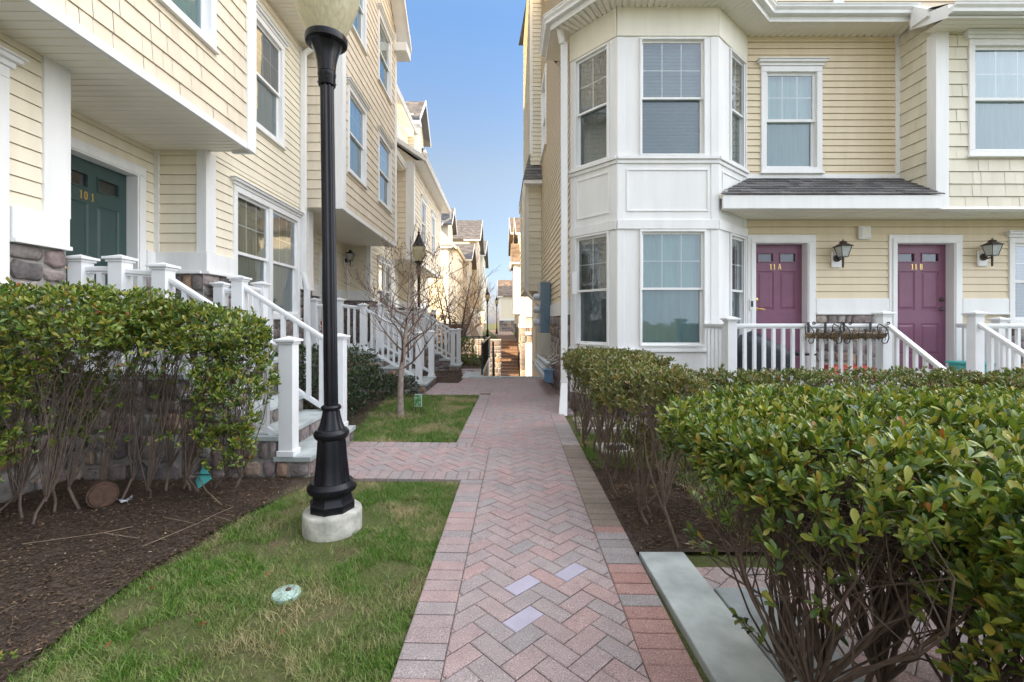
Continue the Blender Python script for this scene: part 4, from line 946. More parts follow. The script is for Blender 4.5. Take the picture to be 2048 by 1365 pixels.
# ------------------------------------------------------------------ left-hand row of townhouses
XW, XR = -3.78, -4.43
FW = F((XW, 0, 0), (0, 1, 0), (1, 0, 0)); FR = F((XR, 0, 0), (0, 1, 0), (1, 0, 0))
def yface(y, s=-1): return F((0, y, 0), (1, 0, 0), (0, s, 0))
def lunit(label, ya, yb, yc, Xo, rec, dr, dmat, dtext, over, pair, up, zl=.9, gable=True, ztop=9.6, shake='peach', det=True, pair0=None):
    h = root('townhouse', label, 'house', (XW, (ya+yc)/2, 0), 'attached townhouses in the long cream row')
    r0, r1 = rec; FO = F((Xo, 0, 0), (0, 1, 0), (1, 0, 0)); s0 = 3.54
    # ground floor walls
    ops = []; 
    if pair: ops.append((pair[0], pair[1], 1.50, 3.2))
    if pair0: ops.append((pair0[0], pair0[1], 1.50, 3.2))
    if up: ops.append((up[0], up[1], 4.42, 6.0))
    mb = MB()
    if r0 > ya: siding(mb, FW, ya, r0, 2.24, s0, .124, ops); flat(mb, FW, ya, r0, 1.4, s0, ops)
    siding(mb, FW, r1, yc, 2.24, s0, .124, ops); flat(mb, FW, r1, yc, 1.4, s0, ops)
    siding(mb, FW, yb, yc, s0, 6.56, .124, ops); flat(mb, FW, yb, yc, s0, 6.56, ops)
    f1 = yface(r1, -1); siding(mb, f1, XR, XW, 2.24, s0, .124); flat(mb, f1, XR, XW, 1.9, s0)
    f0 = yface(r0, 1); siding(mb, f0, XR, XW, .9, s0, .124)
    dop = [(dr[0]-.13, dr[1]+.13, .7, dr[2]+.13)] if dr else []
    siding(mb, FR, r0, r1, 2.24, s0, .124, dop); flat(mb, FR, r0, r1, .7, s0, dop)
    mb.build('siding_wall', 'cream', h); mb = MB()
    f3 = F((-4.25, 0, 0), (0, 1, 0), (1, 0, 0)); siding(mb, f3, yb, yc, 6.9, 9.8, .124); flat(mb, f3, yb, yc, 6.6, 9.8)
    mb.build('upper_wall', 'cream', h)
    mb = MB(); shf = yface(ya, -1); shb = yface(yb, 1); ym = (ya+yb)/2; hw = (yb-ya)/2
    lim = (lambda z: (ya, yb) if z < ztop else (ya+(z-ztop)/.84, yb-(z-ztop)/.84)) if gable else None
    zt = ztop+hw*.84-.02 if gable else ztop
    wo = [(a, b, z, q) for (a, b) in over for (z, q) in (((4.42, 5.98), (7.42, 8.97)) if ztop > 9 else ((4.42, 5.98),))]
    shakes(mb, FO, ya, yb, s0, zt, wo, lim)
    if det: shakes(mb, shf, XW-.5, Xo, s0, ztop); shakes(mb, shb, XW-.5, Xo, s0, ztop)
    else: flat(mb, shf, XW-.5, Xo, s0, ztop); flat(mb, shb, XW-.5, Xo, s0, ztop)
    mb.build('overhang_wall', shake, h)
    mb = MB()
    CB = [(FO, a, b, s0-.03, ztop, -.03, .03) for (a, b) in ((ya-.025, ya+.17), (yb-.17, yb+.025))]
    CB += [(shf, Xo-.26, Xo-.031, s0-.03, ztop, -.03, .025), (shb, Xo-.26, Xo-.031, s0-.03, ztop, -.03, .025), (FO, ya+.171, yb-.171, s0-.035, s0+.045, -.02, .024)]
    if r0 > ya: CB.append((FW, r0-.2, r0+.03, 2.245, s0, -.03, .03))
    CB += [(FW, r1-.03, r1+.17, 2.245, s0, -.03, .03), (f1, XW-.10, XW-.031, 2.245, s0, 0, .028), (f1, XR, XR+.07, 2.245, s0, 0, .02), (FW, yc-.15, yc, 2.245, 6.5, 0, .026)]
    boards('corner_board', h, CB)
    def band(f, a, b):
        if b-a < .03: return
        mb = MB(); mb.fbox(f, a, b, 2.0, 2.24, -.02, .05); mb.fbox(f, a, b, 1.965, 2.0, -.02, .075); mb.build('water_table', 'trim', h, bevel=.004)
    segs = [(ya, r0), (r1-.05, yc)] if r0 > ya else [(r1-.05, yc)]
    for (a, b) in segs:
        for (p, q) in _cut([(a, b)], 2.1, [(o[0]-.09, o[1]+.09, o[2], o[3]) for o in ops]): band(FW, p, q)
    band(f1, XR, XW-.02)
    for (p, q) in _cut([(r0, r1)], 2.1, dop): band(FR, p, q)
    pan = []
    for (a, b) in segs:
        for (p, q) in _cut([(a, b)], 1.7, [(o[0]-.09, o[1]+.09, o[2]-.08, o[3]) for o in ops]): pan.append((FW, p, q, 1.42, 1.965))
        pan.append((FW, a, b, -.1, 1.41))
    pan.append((f1, XR, XW+.02, .6, 1.965)); 
    for (p, q) in _cut([(r0, r1)], 1.1, dop): pan.append((FR, p, q, .8, 1.965))
    stone_part(h, pan, .29)
    mb = MB(); soffit_strip(mb, (0, 0, s0), (1, 0, 0), (0, 1, 0), XR, Xo-.03, ya, yb, .1); mb.build('soffit', 'soffit', h)
    if dr: 
        d_ = door(h, FR, dr[0], dr[1], zl+.06, dr[2], dmat, dtext, handle=-1, knob='brass', numd=-.05)
    if pair: window(h, FW, pair[0], pair[1], 1.50, 3.2, split=((pair[0]+pair[1])/2,), blind='sheer_gold' if ya > 0 else 'blind')
    if pair0: window(h, FW, pair0[0], pair0[1], 1.50, 3.2, split=((pair0[0]+pair0[1])/2,), blind='sheer_gold')
    if up: window(h, FW, up[0], up[1], 4.42, 6.0, blind='sheer_gold', glass=('glass_lit', 'glass_screen'))
    for (a, b, z, q) in wo: window(h, FO, a, b, z, q, blind='sheer' if ya < 15 else 'sheer_dark', crown=det)
    # eaves, gutter, roofs
    mb = MB(); soffit_strip(mb, (0, 0, 6.56), (1, 0, 0), (0, 1, 0), XW, XW+.42, yb, yc, .1); mb.fbox(F((XW+.42, 0, 0), (0, 1, 0), (1, 0, 0)), yb, yc, 6.55, 6.70, -.02, 0)
    mb.build('eave', 'soffit', h)
    gt = MB(); gutter_run(gt, [(XW+.42, yc-.01), (XW+.42, yb+.02)][::-1] if False else [(XW+.42, yb+.02), (XW+.42, yc-.01)], 6.6); gutter_run(gt, [(-3.92, yb+.02), (-3.92, yc)], 9.86); gt.build('gutter', 'trim', h)
    mb = MB()
    if gable:
        ov = .32
        for s_ in (-1, 1):
            e = ym+s_*(hw+ov); ze = ztop-ov*.84; zp = ztop+hw*.84
            A = [(Xo+.36, e, ze), (Xo+.36, ym, zp), (-8.6, ym, zp), (-8.6, e, ze)]; mb.prism(A, (0, 0, .12))
    mb.quad((-3.85, yb, 9.95), (-3.85, yc, 9.95), (-8.5, yc, 12.0), (-8.5, yb, 12.0))
    mb.quad((-8.5, yb, 12.0), (-8.5, yc, 12.0), (-13 if ya < 15 else -9.6, yc, 10), (-13 if ya < 15 else -9.6, yb, 10)); 
    mb.build('roof', 'roof', h); mb = MB(); mb.quad((XW+.42, yb, 6.71), (XW+.42, yc, 6.71), (-4.25, yc, 7.1), (-4.25, yb, 7.1)); mb.build('pent_roof', 'roof', h)
    mb = MB()
    if gable:
        for s_ in (-1, 1):
            e = ym+s_*(hw+ov); mb.prism([(Xo+.37, e, ze-.06), (Xo+.37, e, ze+.10), (Xo+.37, ym, zp+.10), (Xo+.37, ym, zp-.07)], (.03, 0, 0))
            mb.prism([(Xo+.02, e, ze-.02), (Xo+.36, e, ze-.02), (Xo+.36, ym, zp-.03), (Xo+.02, ym, zp-.03)], (0, 0, .02))
            y0_, y1_ = sorted((e, ym+s_*(hw-.25))); mb.box(Xo-.3, Xo+.365, y0_, y1_, ze-.30, ze-.065)
    mb.quad((XW, yb, 9.80), (XW+.0, yc, 9.80), (-4.3, yc, 9.80), (-4.3, yb, 9.80)); mb.quad((-3.92, yb, 9.79), (-3.92, yc, 9.79), (-3.92, yc, 9.96), (-3.92, yb, 9.96))
    mb.build('rake_trim', 'trim', h)
    mb = MB(); mb.box(-13 if ya < 15 else -9.6, -4.6, ya, yc, -2.2, 9.7)
    mb.build('rear_wall', 'cream', h)
    return h
h1 = lunit('cream townhouse with a green door numbered 101 under a peach shingled overhang', 1.0, 5.83, 8.66, -3.19, (3.93, 5.80), (4.59, 5.50, 3.12), 'green', '10 1', ((3.95, 4.95), (1.7, 2.7)), (6.46, 8.37), (6.95, 7.77), .9, pair0=(1.5, 3.38))
ds = MB(); dspout([(-3.36, 8.50, 6.6), (-3.70, 8.52, 6.38)]); dspout([(-3.715, 8.52, 6.4), (-3.715, 8.52, 2.26)]); dspout([(-3.715, 8.52, 2.28), (-3.64, 8.52, 1.96)]); dspout([(-3.65, 8.52, 1.98), (-3.65, 8.52, .05)])
ds.build('downspout', 'trim', h1, bevel=.006)
h2 = lunit('peach and cream townhouse with a brown wreathed door and a tall front gable', 8.68, 13.1, 15.7, -3.06, (9.02, 13.0), (11.1, 12.02, 2.95), 'brown_door', '', ((9.07, 10.1), (11.27, 12.4)), (13.85, 15.4), None, .8)
h3 = lunit('cream end townhouse with a lower projecting bay and brown-lit windows', 15.7, 22.6, 23.1, -3.06, (15.9, 19.5), (17.2, 18.1, 2.9), 'brown_door', '', ((17.2, 18.1), (19.7, 20.6)), None, None, .8, gable=False, ztop=6.9, det=True)
mb = MB(); mb.prism([(-2.66, 15.4, 6.86), (-2.66, 22.95, 6.86), (-4.3, 22.95, 8.0), (-4.3, 15.4, 8.0)], (0, 0, .1)); mb.quad((-4.4, 15.7, 7.9), (-4.4, 23.1, 7.9), (-4.4, 23.1, 9.8), (-4.4, 15.7, 9.8)); mb.build('bay_roof', 'roof', h3)
mb = MB(); f3 = F((-4.25, 0, 0), (0, 1, 0), (1, 0, 0)); siding(mb, f3, 15.7, 23.1, 7.6, 9.8, .124); siding(mb, yface(23.1, 1), -9.6, XW, -2.2, 9.8, .124); siding(mb, yface(15.7), -4.3, -3.1, 6.9, 7.9, .124, lim=lambda z: (-4.3, -2.9-(z-6.9)*1.4))
mb.build('upper_wall', 'cream', h3)
gt = MB(); gutter_run(gt, [(-2.66, 15.45), (-2.66, 22.95)], 6.86); gutter_run(gt, [(-3.92, 15.7), (-3.92, 20.5)], 9.86); gt.tube([(-2.6, 22.9, 6.85), (-2.6, 23.0, 6.6), (-3.0, 23.05, 6.4), (-3.02, 22.75, 6.2)], .05, 8); gt.build('gutter', 'trim', h3)
mb = MB(); mb.quad((-2.66, 15.45, 6.85), (-2.66, 22.95, 6.85), (-3.06, 22.95, 6.85), (-3.06, 15.45, 6.85)); mb.quad((-2.66, 15.4, 6.845), (-4.3, 15.4, 7.96), (-4.3, 15.78, 7.96), (-2.66, 15.78, 6.845)); mb.quad((-3.85, 15.7, 9.95), (-3.85, 21, 9.95), (-8.5, 21, 12.0), (-8.5, 15.7, 12.0))
mb.prism([(-2.64, 15.4, 6.84), (-2.64, 15.4, 7.0), (-4.3, 15.4, 8.12), (-4.3, 15.4, 7.95)], (0, -.03, 0)); mb.build('eave', 'trim', h3)
window(h3, f3, 18.7, 19.6, 8.05, 9.5, blind='sheer_gold', crown=False)
mb = MB(); fg = F((-4.0, 0, 0), (0, 1, 0), (1, 0, 0)); siding(mb, fg, 20.6, 23.1, 8.0, 11.9, .16, lim=lambda z: (20.6, 23.1) if z < 10.7 else (20.6+(z-10.7)*1.04, 23.1-(z-10.7)*1.04)); siding(mb, yface(20.6), -6, -4.0, 7.8, 10.8, .16); mb.build('dormer', 'cream', h3)
mb = MB()
for s_ in (-1, 1):
    A = [(-3.68, 21.85+s_*1.55, 10.45), (-3.68, 21.85, 11.95), (-7, 21.85, 11.95), (-7, 21.85+s_*1.55, 10.45)]; mb.prism(A, (0, 0, -.08)); siding(mb, F(A[0], (1, 0, 0), (0, s_*1.5, 1.55), (0, -s_*1.55, 1.5)), -3.3, 0, 0, 2.16, .16, (), .012, None, 0, .25)
mb.build('dormer_roof', 'roof', h3)
mb = MB()
for s_ in (-1, 1): mb.prism([(-3.67, 21.85+s_*1.56, 10.33), (-3.67, 21.85+s_*1.56, 10.5), (-3.67, 21.85, 12.0), (-3.67, 21.85, 11.82)], (.03, 0, 0))
mb.box(-4.1, -3.66, 20.27, 20.7, 10.2, 10.36); mb.build('dormer_trim', 'trim', h3)
h0 = lunit('cream townhouse beyond the green-door house, out of view', -6.7, -1.8, .98, -3.19, (-3.7, -1.76), (-3.2, -2.3, 3.05), 'green', '', ((-3.75, -2.75),), (-1.2, .7), (-.8, .1), .9, det=False)
mb = MB(); mb.box(-13, -3.8, -30, -6.75, -.1, 9.8); mb.prism([(-3.3, -30, 9.6), (-8.5, -30, 12.2), (-13, -30, 9.6)], (0, 23.2, 0)); o = mb.build('townhouse', 'cream', None); tag(o, 'plain cream townhouse farther back along the row, out of view', 'house', 'attached townhouses in the long cream row')
lantern('black lantern on the siding beside the brown wreathed door', (-4.40, 12.72, 3.08), FR, True, 'black', 'wall lanterns beside the doors', 1.15)
t = root('door_wreath', 'dark twig wreath hanging on the brown door', 'wreath', (-4.48, 11.56, 2.25)); m = MB()
for k in range(70):
    a = R.uniform(0, 6.28); r = R.uniform(.15, .22); c = Vector((-4.49+R.uniform(-.02, .03), 11.56+r*math.cos(a), 2.25+r*math.sin(a))); b = a+1.57+R.uniform(-.6, .6); m.tube([c, c+Vector((R.uniform(-.0, .05), .12*math.cos(b), .12*math.sin(b)))], .006, 4)
m.build('twigs', 'dry_twig', t)
t = root('potted_plant', 'red berried plant in a pot on the stoop of the brown wreathed door', 'plant', (-3.62, 9.35, .8)); m = MB(); m.lathe([(.09, 0), (.13, .22), (.14, .23), (.12, .23)], 16, (-3.62, 9.35, .8)); m.build('pot', 'pot', t, smooth=40)
m = MB()
for k in range(160):
    c = Vector((-3.62+R.gauss(0, .06), 9.35+R.gauss(0, .06), 1.2+R.gauss(0, .13))); s_ = R.uniform(.012, .022); m.add([c+Vector(q)*s_ for q in ((1, 0, 0), (-1, 0, 0), (0, 1, 0), (0, -1, 0), (0, 0, 1), (0, 0, -1))], [(0, 2, 4), (2, 1, 4), (1, 3, 4), (3, 0, 4), (2, 0, 5), (1, 2, 5), (3, 1, 5), (0, 3, 5)])
m.build('berries', 'berry', t)
# ------------------------------------------------------------------ stoops
def stoop(label, xf, y0, y1, yl, n, zl, xb=-3.80):
    t = root('stone_stoop', label, 'steps', ((xf+xb)/2, (y0+y1)/2, 0), 'stone stoops with bluestone treads'); r = zl/n; run = .28
    for k in range(n-1):
        x1 = xf-k*run; x0 = x1-run-.02; z = r*(k+1)
        m = MB(); m.box(x0-.03, x1, y0, y1, z-.045, z); m.build('tread', 'slate', t, bevel=.006)
        m = MB(); xs = x1-.03; stones(m, F((xs, 0, 0), (0, 1, 0), (1, 0, 0)), y0+.03, y1-.03, z-r+(.0 if k else -.1), z-.047, .20, depth=.018)
        stones(m, yface(y0+.03), x0-.02, xs, -.1, z-.047, .22, depth=.025); stones(m, yface(y1-.03, 1), x0-.02, xs, -.1, z-.047, .22, depth=.025); m.build('riser', ['stone', 'mortar'], t, smooth=50)
    xl = xf-(n-1)*run; m = MB(); m.box(xb, xl+.03, y0-.02, yl, zl-.05, zl); m.build('landing_slab', 'slate', t, bevel=.006)
    m = MB(); stones(m, yface(y0), xb, xl, -.1, zl-.052, .26); stones(m, F((xl, 0, 0), (0, 1, 0), (1, 0, 0)), y1, yl-.03, -.1, zl-.052, .24); stones(m, F((xl-.02, 0, 0), (0, 1, 0), (1, 0, 0)), y0, y1, zl-r-.1, zl-.052, .2, depth=.018); m.build('landing_wall', ['stone', 'mortar'], t, smooth=50)
    return t
stoop('stone stoop with bluestone treads leading up to the green door', -1.66, 3.95, 5.17, 5.96, 5, .90)
stoop('stone stoop leading up to the brown wreathed door, behind the bare birch', -1.45, 8.80, 10.08, 13.0, 5, .80)
stoop('farthest stone stoop of the row, beside the mulch bed and evergreen shrubs', -1.15, 12.62, 13.52, 15.6, 5, .80)
G = 'white railings of the stoops'
railing('white near-side stair railing of the green-door stoop, behind the black lamp post', (-2.4, 4.02, 0), [(-1.885, 4.02, .18, 1.0), (-2.99, 4.02, .9, .93), (-3.37, 4.02, .9, 1.0), (-3.72, 4.02, .9, 1.0)],
  [((-2.94, 4.02, 1.74), (-1.94, 4.02, 1.10)), ((-3.31, 4.02, 1.80), (-3.05, 4.02, 1.78)), ((-3.66, 4.02, 1.82), (-3.43, 4.02, 1.82))], G, .78, .15, .042, .125)
railing('white far-side stair railing of the green-door stoop, in front of the dark hedge', (-2.4, 5.1, 0), [(-1.82, 5.1, .18, 1.0), (-2.94, 5.1, .9, .93), (-3.10, 5.86, .9, .93), (-3.62, 5.86, .9, .93)],
  [((-2.88, 5.1, 1.74), (-1.88, 5.1, 1.10)), ((-3.10, 5.80, 1.76), (-2.95, 5.16, 1.76)), ((-3.56, 5.86, 1.76), (-3.16, 5.86, 1.76))], G, .78, .15, .042, .125)
railing('white near-side railing of the wreathed-door stoop, ending beside the birch', (-2.4, 8.88, 0), [(-1.62, 8.88, .16, .97), (-2.70, 8.88, .8, .88), (-3.17, 8.88, .8, .98), (-3.66, 8.88, .8, .98)],
  [((-2.65, 8.88, 1.60), (-1.68, 8.88, 1.04)), ((-3.11, 8.88, 1.68), (-2.76, 8.88, 1.64)), ((-3.60, 8.88, 1.68), (-3.23, 8.88, 1.68))], G, .76, .11, .04, .12)
railing('white far-side railing of the wreathed-door stoop, running back along its landing', (-2.4, 10, 0), [(-1.55, 10.0, .16, .97), (-2.65, 10.0, .8, .93), (-2.65, 12.8, .8, .93)],
  [((-2.60, 10.0, 1.60), (-1.61, 10.0, 1.04)), ((-2.65, 12.74, 1.64), (-2.65, 10.06, 1.64))], G, .76, .12, .04, .12)
railing('white near-side railing of the farthest stoop, rising over the mulch bed', (-2, 12.7, 0), [(-1.37, 12.70, .16, .97), (-2.35, 12.70, .8, .93), (-3.6, 12.70, .8, .93)],
  [((-2.30, 12.70, 1.60), (-1.43, 12.70, 1.04)), ((-3.54, 12.70, 1.64), (-2.41, 12.70, 1.64))], G, .76, .12, .04, .12)
railing('white far-side railing of the farthest stoop, beside the evergreen shrub', (-2, 13.44, 0), [(-1.28, 13.44, .16, .97), (-2.3, 13.44, .8, .93), (-2.3, 15.4, .8, .93)],
  [((-2.25, 13.44, 1.60), (-1.34, 13.44, 1.04)), ((-2.3, 15.34, 1.64), (-2.3, 13.5, 1.64))], G, .76, .12, .04, .12)
# ------------------------------------------------------------------ street lamps
def make_lamp(label, P, lean):
    t = root('street_lamp', label, 'street lamp', P, 'black acorn street lamps along the walk'); x, y, z = P; c = (x, y, 0)
    m = MB(); m.lathe([(.176, -.2), (.180, .0), (.181, .08), (.178, .094), (.170, .101), (.12, .106)], 40, c); m.build('footing', 'conc', t, smooth=40)
    m = MB(); m.lathe([(.141, .103), (.142, .150), (.128, .168), (.122, .20), (.124, .215)], 8, c)
    m.lathe([(.124, .215), (.146, .225), (.152, .243), (.150, .26), (.132, .275), (.124, .285)], 32, c)
    m.lathe([(.116, .285), (.112, .30), (.100, .42), (.090, .545), (.088, .56)], 48, c, 0, .10, 8)
    m.lathe([(.094, .56), (.104, .572), (.110, .59), (.108, .605), (.095, .62), (.085, .625)], 32, c)
    m.lathe([(.086, .625), (.072, .66), (.060, .71), (.054, .745)], 48, c, 0, .10, 8)
    m.lathe([(.055, .745), (.062, .753), (.063, .765), (.055, .775), (.046, .78)], 28, c); m.build('base', 'pole', t, smooth=35)
    m = MB(); m.lathe([(.0455, .78), (.0445, 2.86)], 64, c, 0, .16, 8); m.build('pole', 'pole', t, smooth=50)
    m = MB(); m.lathe([(.050, 2.86), (.053, 2.865), (.053, 2.92), (.056, 2.925), (.056, 2.945), (.050, 2.95)], 32, c)
    m.lathe([(.056, 2.95), (.060, 3.0), (.072, 3.06), (.090, 3.11), (.100, 3.125)], 48, c, 0, .05, 8)
    m.lathe([(.108, 3.125), (.126, 3.135), (.131, 3.155), (.128, 3.175), (.112, 3.185)], 36, c)
    for k in range(3):
        a = 2.1*k+.9; p = Vector((x+.056*math.cos(a), y+.056*math.sin(a), 2.895)); m.tube([p, p+Vector((.008*math.cos(a), .008*math.sin(a), 0))], .006, 6)
    m.build('fitter', 'pole', t, smooth=35)
    m = MB(); m.lathe([(.108, 3.186), (.125, 3.22), (.165, 3.31), (.198, 3.41), (.212, 3.49), (.212, 3.54), (.196, 3.60), (.17, 3.63)], 40, c); m.build('globe', 'globe', t, smooth=60)
    m = MB(); m.lathe([(.20, 3.625), (.205, 3.635), (.19, 3.66), (.12, 3.80), (.07, 3.93), (.035, 4.02), (.03, 4.05), (.045, 4.07), (.02, 4.10), (.012, 4.18), (.004, 4.24)], 32, c); m.build('cap', 'pole', t, smooth=40)
    t.rotation_euler = (0, -lean, 0); return t
lp = make_lamp('tall black lamp post with amber globe on a round concrete footing in the near lawn', (-1.135, 3.05, 0), rad(.75)); lp.scale = (1.05, 1.05, 1.025)
for lab, P in (('black lamp post with pale globe rising behind the bare birch', (-2.63, 14.4, .02)), ('slim lamp post in the sun beside the far stoop railing, left of its twin', (-1.24, 39, -.02)), ('black far lamp post standing in shade against the sky', (-.56, 49, -.02))):
    c = copy_tree(lp); c.location = P; c.rotation_euler = (0, 0, .3); c['label'] = lab
# ------------------------------------------------------------------ vegetation
LT = np.array([(0, 0, 0), (-.13, .32, .03), (0, .32, -.02), (.13, .32, .03), (-.215, .65, .02), (0, .65, -.035), (.215, .65, .02), (-.14, .90, -.03), (0, .90, -.06), (.14, .90, -.03), (0, 1, -.09)], float)
LFACE = [(0, 2, 1), (0, 3, 2), (1, 2, 5, 4), (2, 3, 6, 5), (4, 5, 8, 7), (5, 6, 9, 8), (7, 8, 10), (8, 9, 10)]
NV, NF = len(LT), len(LFACE)
def leaf_mesh(name, P, D, Nn, ln, wd, mat, parent):
    n = len(P); D = D/np.linalg.norm(D, axis=1, keepdims=True); Nn = Nn-D*np.sum(Nn*D, 1, keepdims=True); Nn /= np.linalg.norm(Nn, axis=1, keepdims=True)+1e-9; X = np.cross(D, Nn)
    cv = NR.uniform(.3, 1.6, n)
    V = P[:, None, :]+X[:, None, :]*(LT[None, :, 0]*wd[:, None])[..., None]+D[:, None, :]*(LT[None, :, 1]*ln[:, None])[..., None]+Nn[:, None, :]*((LT[None, :, 2]*cv[:, None])*ln[:, None]*1.6)[..., None]
    off = OFF[parent.name]; V = V-np.array(off)
    idx = np.concatenate([np.array(f) for f in LFACE]); tot = np.array([len(f) for f in LFACE]); st = np.concatenate([[0], np.cumsum(tot)[:-1]]); nl = len(idx)
    loops = (np.arange(n)[:, None]*NV+idx[None, :]).ravel().astype(np.int32)
    me = bpy.data.meshes.new(name); me.vertices.add(n*NV); me.vertices.foreach_set('co', V.ravel()); me.loops.add(n*nl); me.loops.foreach_set('vertex_index', loops)
    me.polygons.add(n*NF); me.polygons.foreach_set('loop_start', (np.arange(n)[:, None]*nl+st[None, :]).ravel().astype(np.int32)); me.polygons.foreach_set('loop_total', np.tile(tot, n).astype(np.int32))
    me.polygons.foreach_set('use_smooth', np.ones(n*NF, bool)); me.materials.append(M[mat]); me.update(calc_edges=True)
    o = bpy.data.objects.new(name, me); COL.objects.link(o); o.parent = parent; return o
def hedge(label, lobes, nros, leaf, mat, stems, tw=10, cat='hedge', group='clipped evergreen hedges', name='hedge', low=.0, thin=None, up=.75, per=6, rstem=.011, wratio=.46, rough=.06, smat='stem', lean=(0, 0), nsub=3, maxr=260):
    cx = sum(l[0] for l in lobes)/len(lobes); cy = sum(l[1] for l in lobes)/len(lobes)
    t = root(name, label, cat, (cx, cy, 0), group)
    tot = sum(l[6] for l in lobes); P, A = [], []; tips = []
    for l in lobes:
        c = np.array(l[:3]); hs_ = np.array(l[3:6]); k = int(nros*l[6]/tot); i = 0
        while i < k:
            d_ = Vector((R.gauss(0, 1), R.gauss(0, 1), R.gauss(0, 1))).normalized()
            if d_.z < -.05 and R.random() > low: continue
            r = (abs(d_.x)**5+abs(d_.y)**5+abs(d_.z)**5)**-.2
            dep = 1-min(.9, abs(R.gauss(0, .13)) if R.random() < .8 else R.uniform(0, .7))
            q = Vector((c[0]+d_.x*r*hs_[0]*dep, c[1]+d_.y*r*hs_[1]*dep, c[2]+d_.z*r*hs_[2]*dep))
            q += Vector((noise.noise(q*3.1), noise.noise(q*3.1+Vector((7, 0, 0))), noise.noise(q*2.3+Vector((0, 9, 0)))))*rough
            if thin and R.random() < thin(q): continue
            q.z += abs(R.gauss(0, .012))+(R.uniform(0, .05) if R.random() < .06 else 0)
            g = Vector((d_.x*abs(d_.x)**3/hs_[0], d_.y*abs(d_.y)**3/hs_[1], d_.z*abs(d_.z)**3/hs_[2])).normalized()
            ax = (g*.55+Vector((0, 0, up))+Vector((R.gauss(0, .35), R.gauss(0, .35), R.gauss(0, .25)))).normalized()
            P.append(q); A.append(ax); tips.append(q); i += 1
    Pn, An = np.array(P), np.array(A); n = len(Pn)
    B = np.cross(An, np.tile([.3, .5, .8], (n, 1))); B /= np.linalg.norm(B, axis=1, keepdims=True); C = np.cross(An, B)
    LP, LD, LN = [], [], []; ph = NR.uniform(0, 6.28, n)
    for k in range(per):
        a = ph+2*math.pi*k/per+NR.uniform(-.4, .4, n); th = NR.uniform(.3, 1.05, n) if k else NR.uniform(.1, .4, n)
        rdir = B*np.cos(a)[:, None]+C*np.sin(a)[:, None]
        D = An*np.cos(th)[:, None]+rdir*np.sin(th)[:, None]; LP.append(Pn-An*(leaf*.28*k/per)+rdir*.002); LD.append(D); LN.append(An*1.2-D*.2+NR.normal(0, .25, (n, 3)))
    LP, LD, LN = np.concatenate(LP), np.concatenate(LD), np.concatenate(LN); m = len(LP)
    ln = leaf*NR.uniform(.55, 1.15, m)
    leaf_mesh('foliage', LP, LD, LN, ln, ln*wratio*2*NR.uniform(.8, 1.15, m)*.95, mat, t)
    mb = MB()
    for (x, y, *z0) in stems:
        b = Vector((x, y, -.03)); near = sorted(R.sample(tips, min(len(tips), maxr)), key=lambda q: (q.x-x-lean[0])**2+(q.y-y-lean[1])**2)[:tw*2]; R.shuffle(near)
        trunk_h = R.uniform(.10, .28); s1 = b+Vector((R.gauss(0, .05), R.gauss(0, .05), trunk_h)); mb.tube([b, b.lerp(s1, .5)+Vector((R.gauss(0, .012), R.gauss(0, .012), 0)), s1], [rstem*1.5, rstem*1.25, rstem], 6)
        for q in near[:tw]:
            e = q-Vector((0, 0, leaf*.3)); v = e-s1; pts = [s1-Vector((0, 0, .03))]
            bow = Vector((R.gauss(0, .06), R.gauss(0, .06), R.uniform(0, .08)))
            for k in range(1, 6):
                f = k/5; pts.append(s1+v*f+bow*math.sin(f*3.14)+Vector((R.gauss(0, .012), R.gauss(0, .012), R.gauss(0, .008)))*(k < 5))
            rr = rstem*R.uniform(.45, .9); mb.tube(pts, [rr*(1-.75*k/5) for k in range(6)], 5, cap=False)
            for k in range(nsub):
                f = R.randint(2, 4); p = pts[f]; o2 = R.choice(near); u = (o2-p)
                if u.length > .45: u *= .45/u.length
                mb.tube([p, p+u*.5+Vector((R.gauss(0, .025), R.gauss(0, .025), 0)), p+u], [rr*.4, rr*.28, rr*.15], 4, cap=False)
    mb.build('stems', smat, t, smooth=60)
    return t
# big near hedge on the right
def thA(q): return 0 if q.z > .80 or (q.y > 1.9 and q.z > .62) or q.x > 2.0 or (q.y < 1.24 and q.x > 1.14) else (.97 if q.z < .5 else .90)
hedge('large glossy hedge with bare lower stems, nearest on the right beside the bluestone slabs', [(2.15, 1.55, .74, 1.42, .56, .27, 6), (1.15, 1.72, .80, .44, .48, .18, 2), (2.6, 1.15, .50, .9, .28, .30, 2.2), (1.75, 1.22, .66, .55, .2, .2, 1.0), (1.47, 1.05, .58, .42, .20, .36, 2.6)], 12000, .042, 'leaf',
  [(.98+.16*i+R.uniform(-.05, .05), 1.42+R.uniform(-.16, .2)) for i in range(15)]+[(1.05+.2*i, 1.62+R.uniform(-.05, .12)) for i in range(8)], 20, low=.25, thin=thA, rough=.10, smat='stem_dark', rstem=.0085, nsub=5, maxr=420)
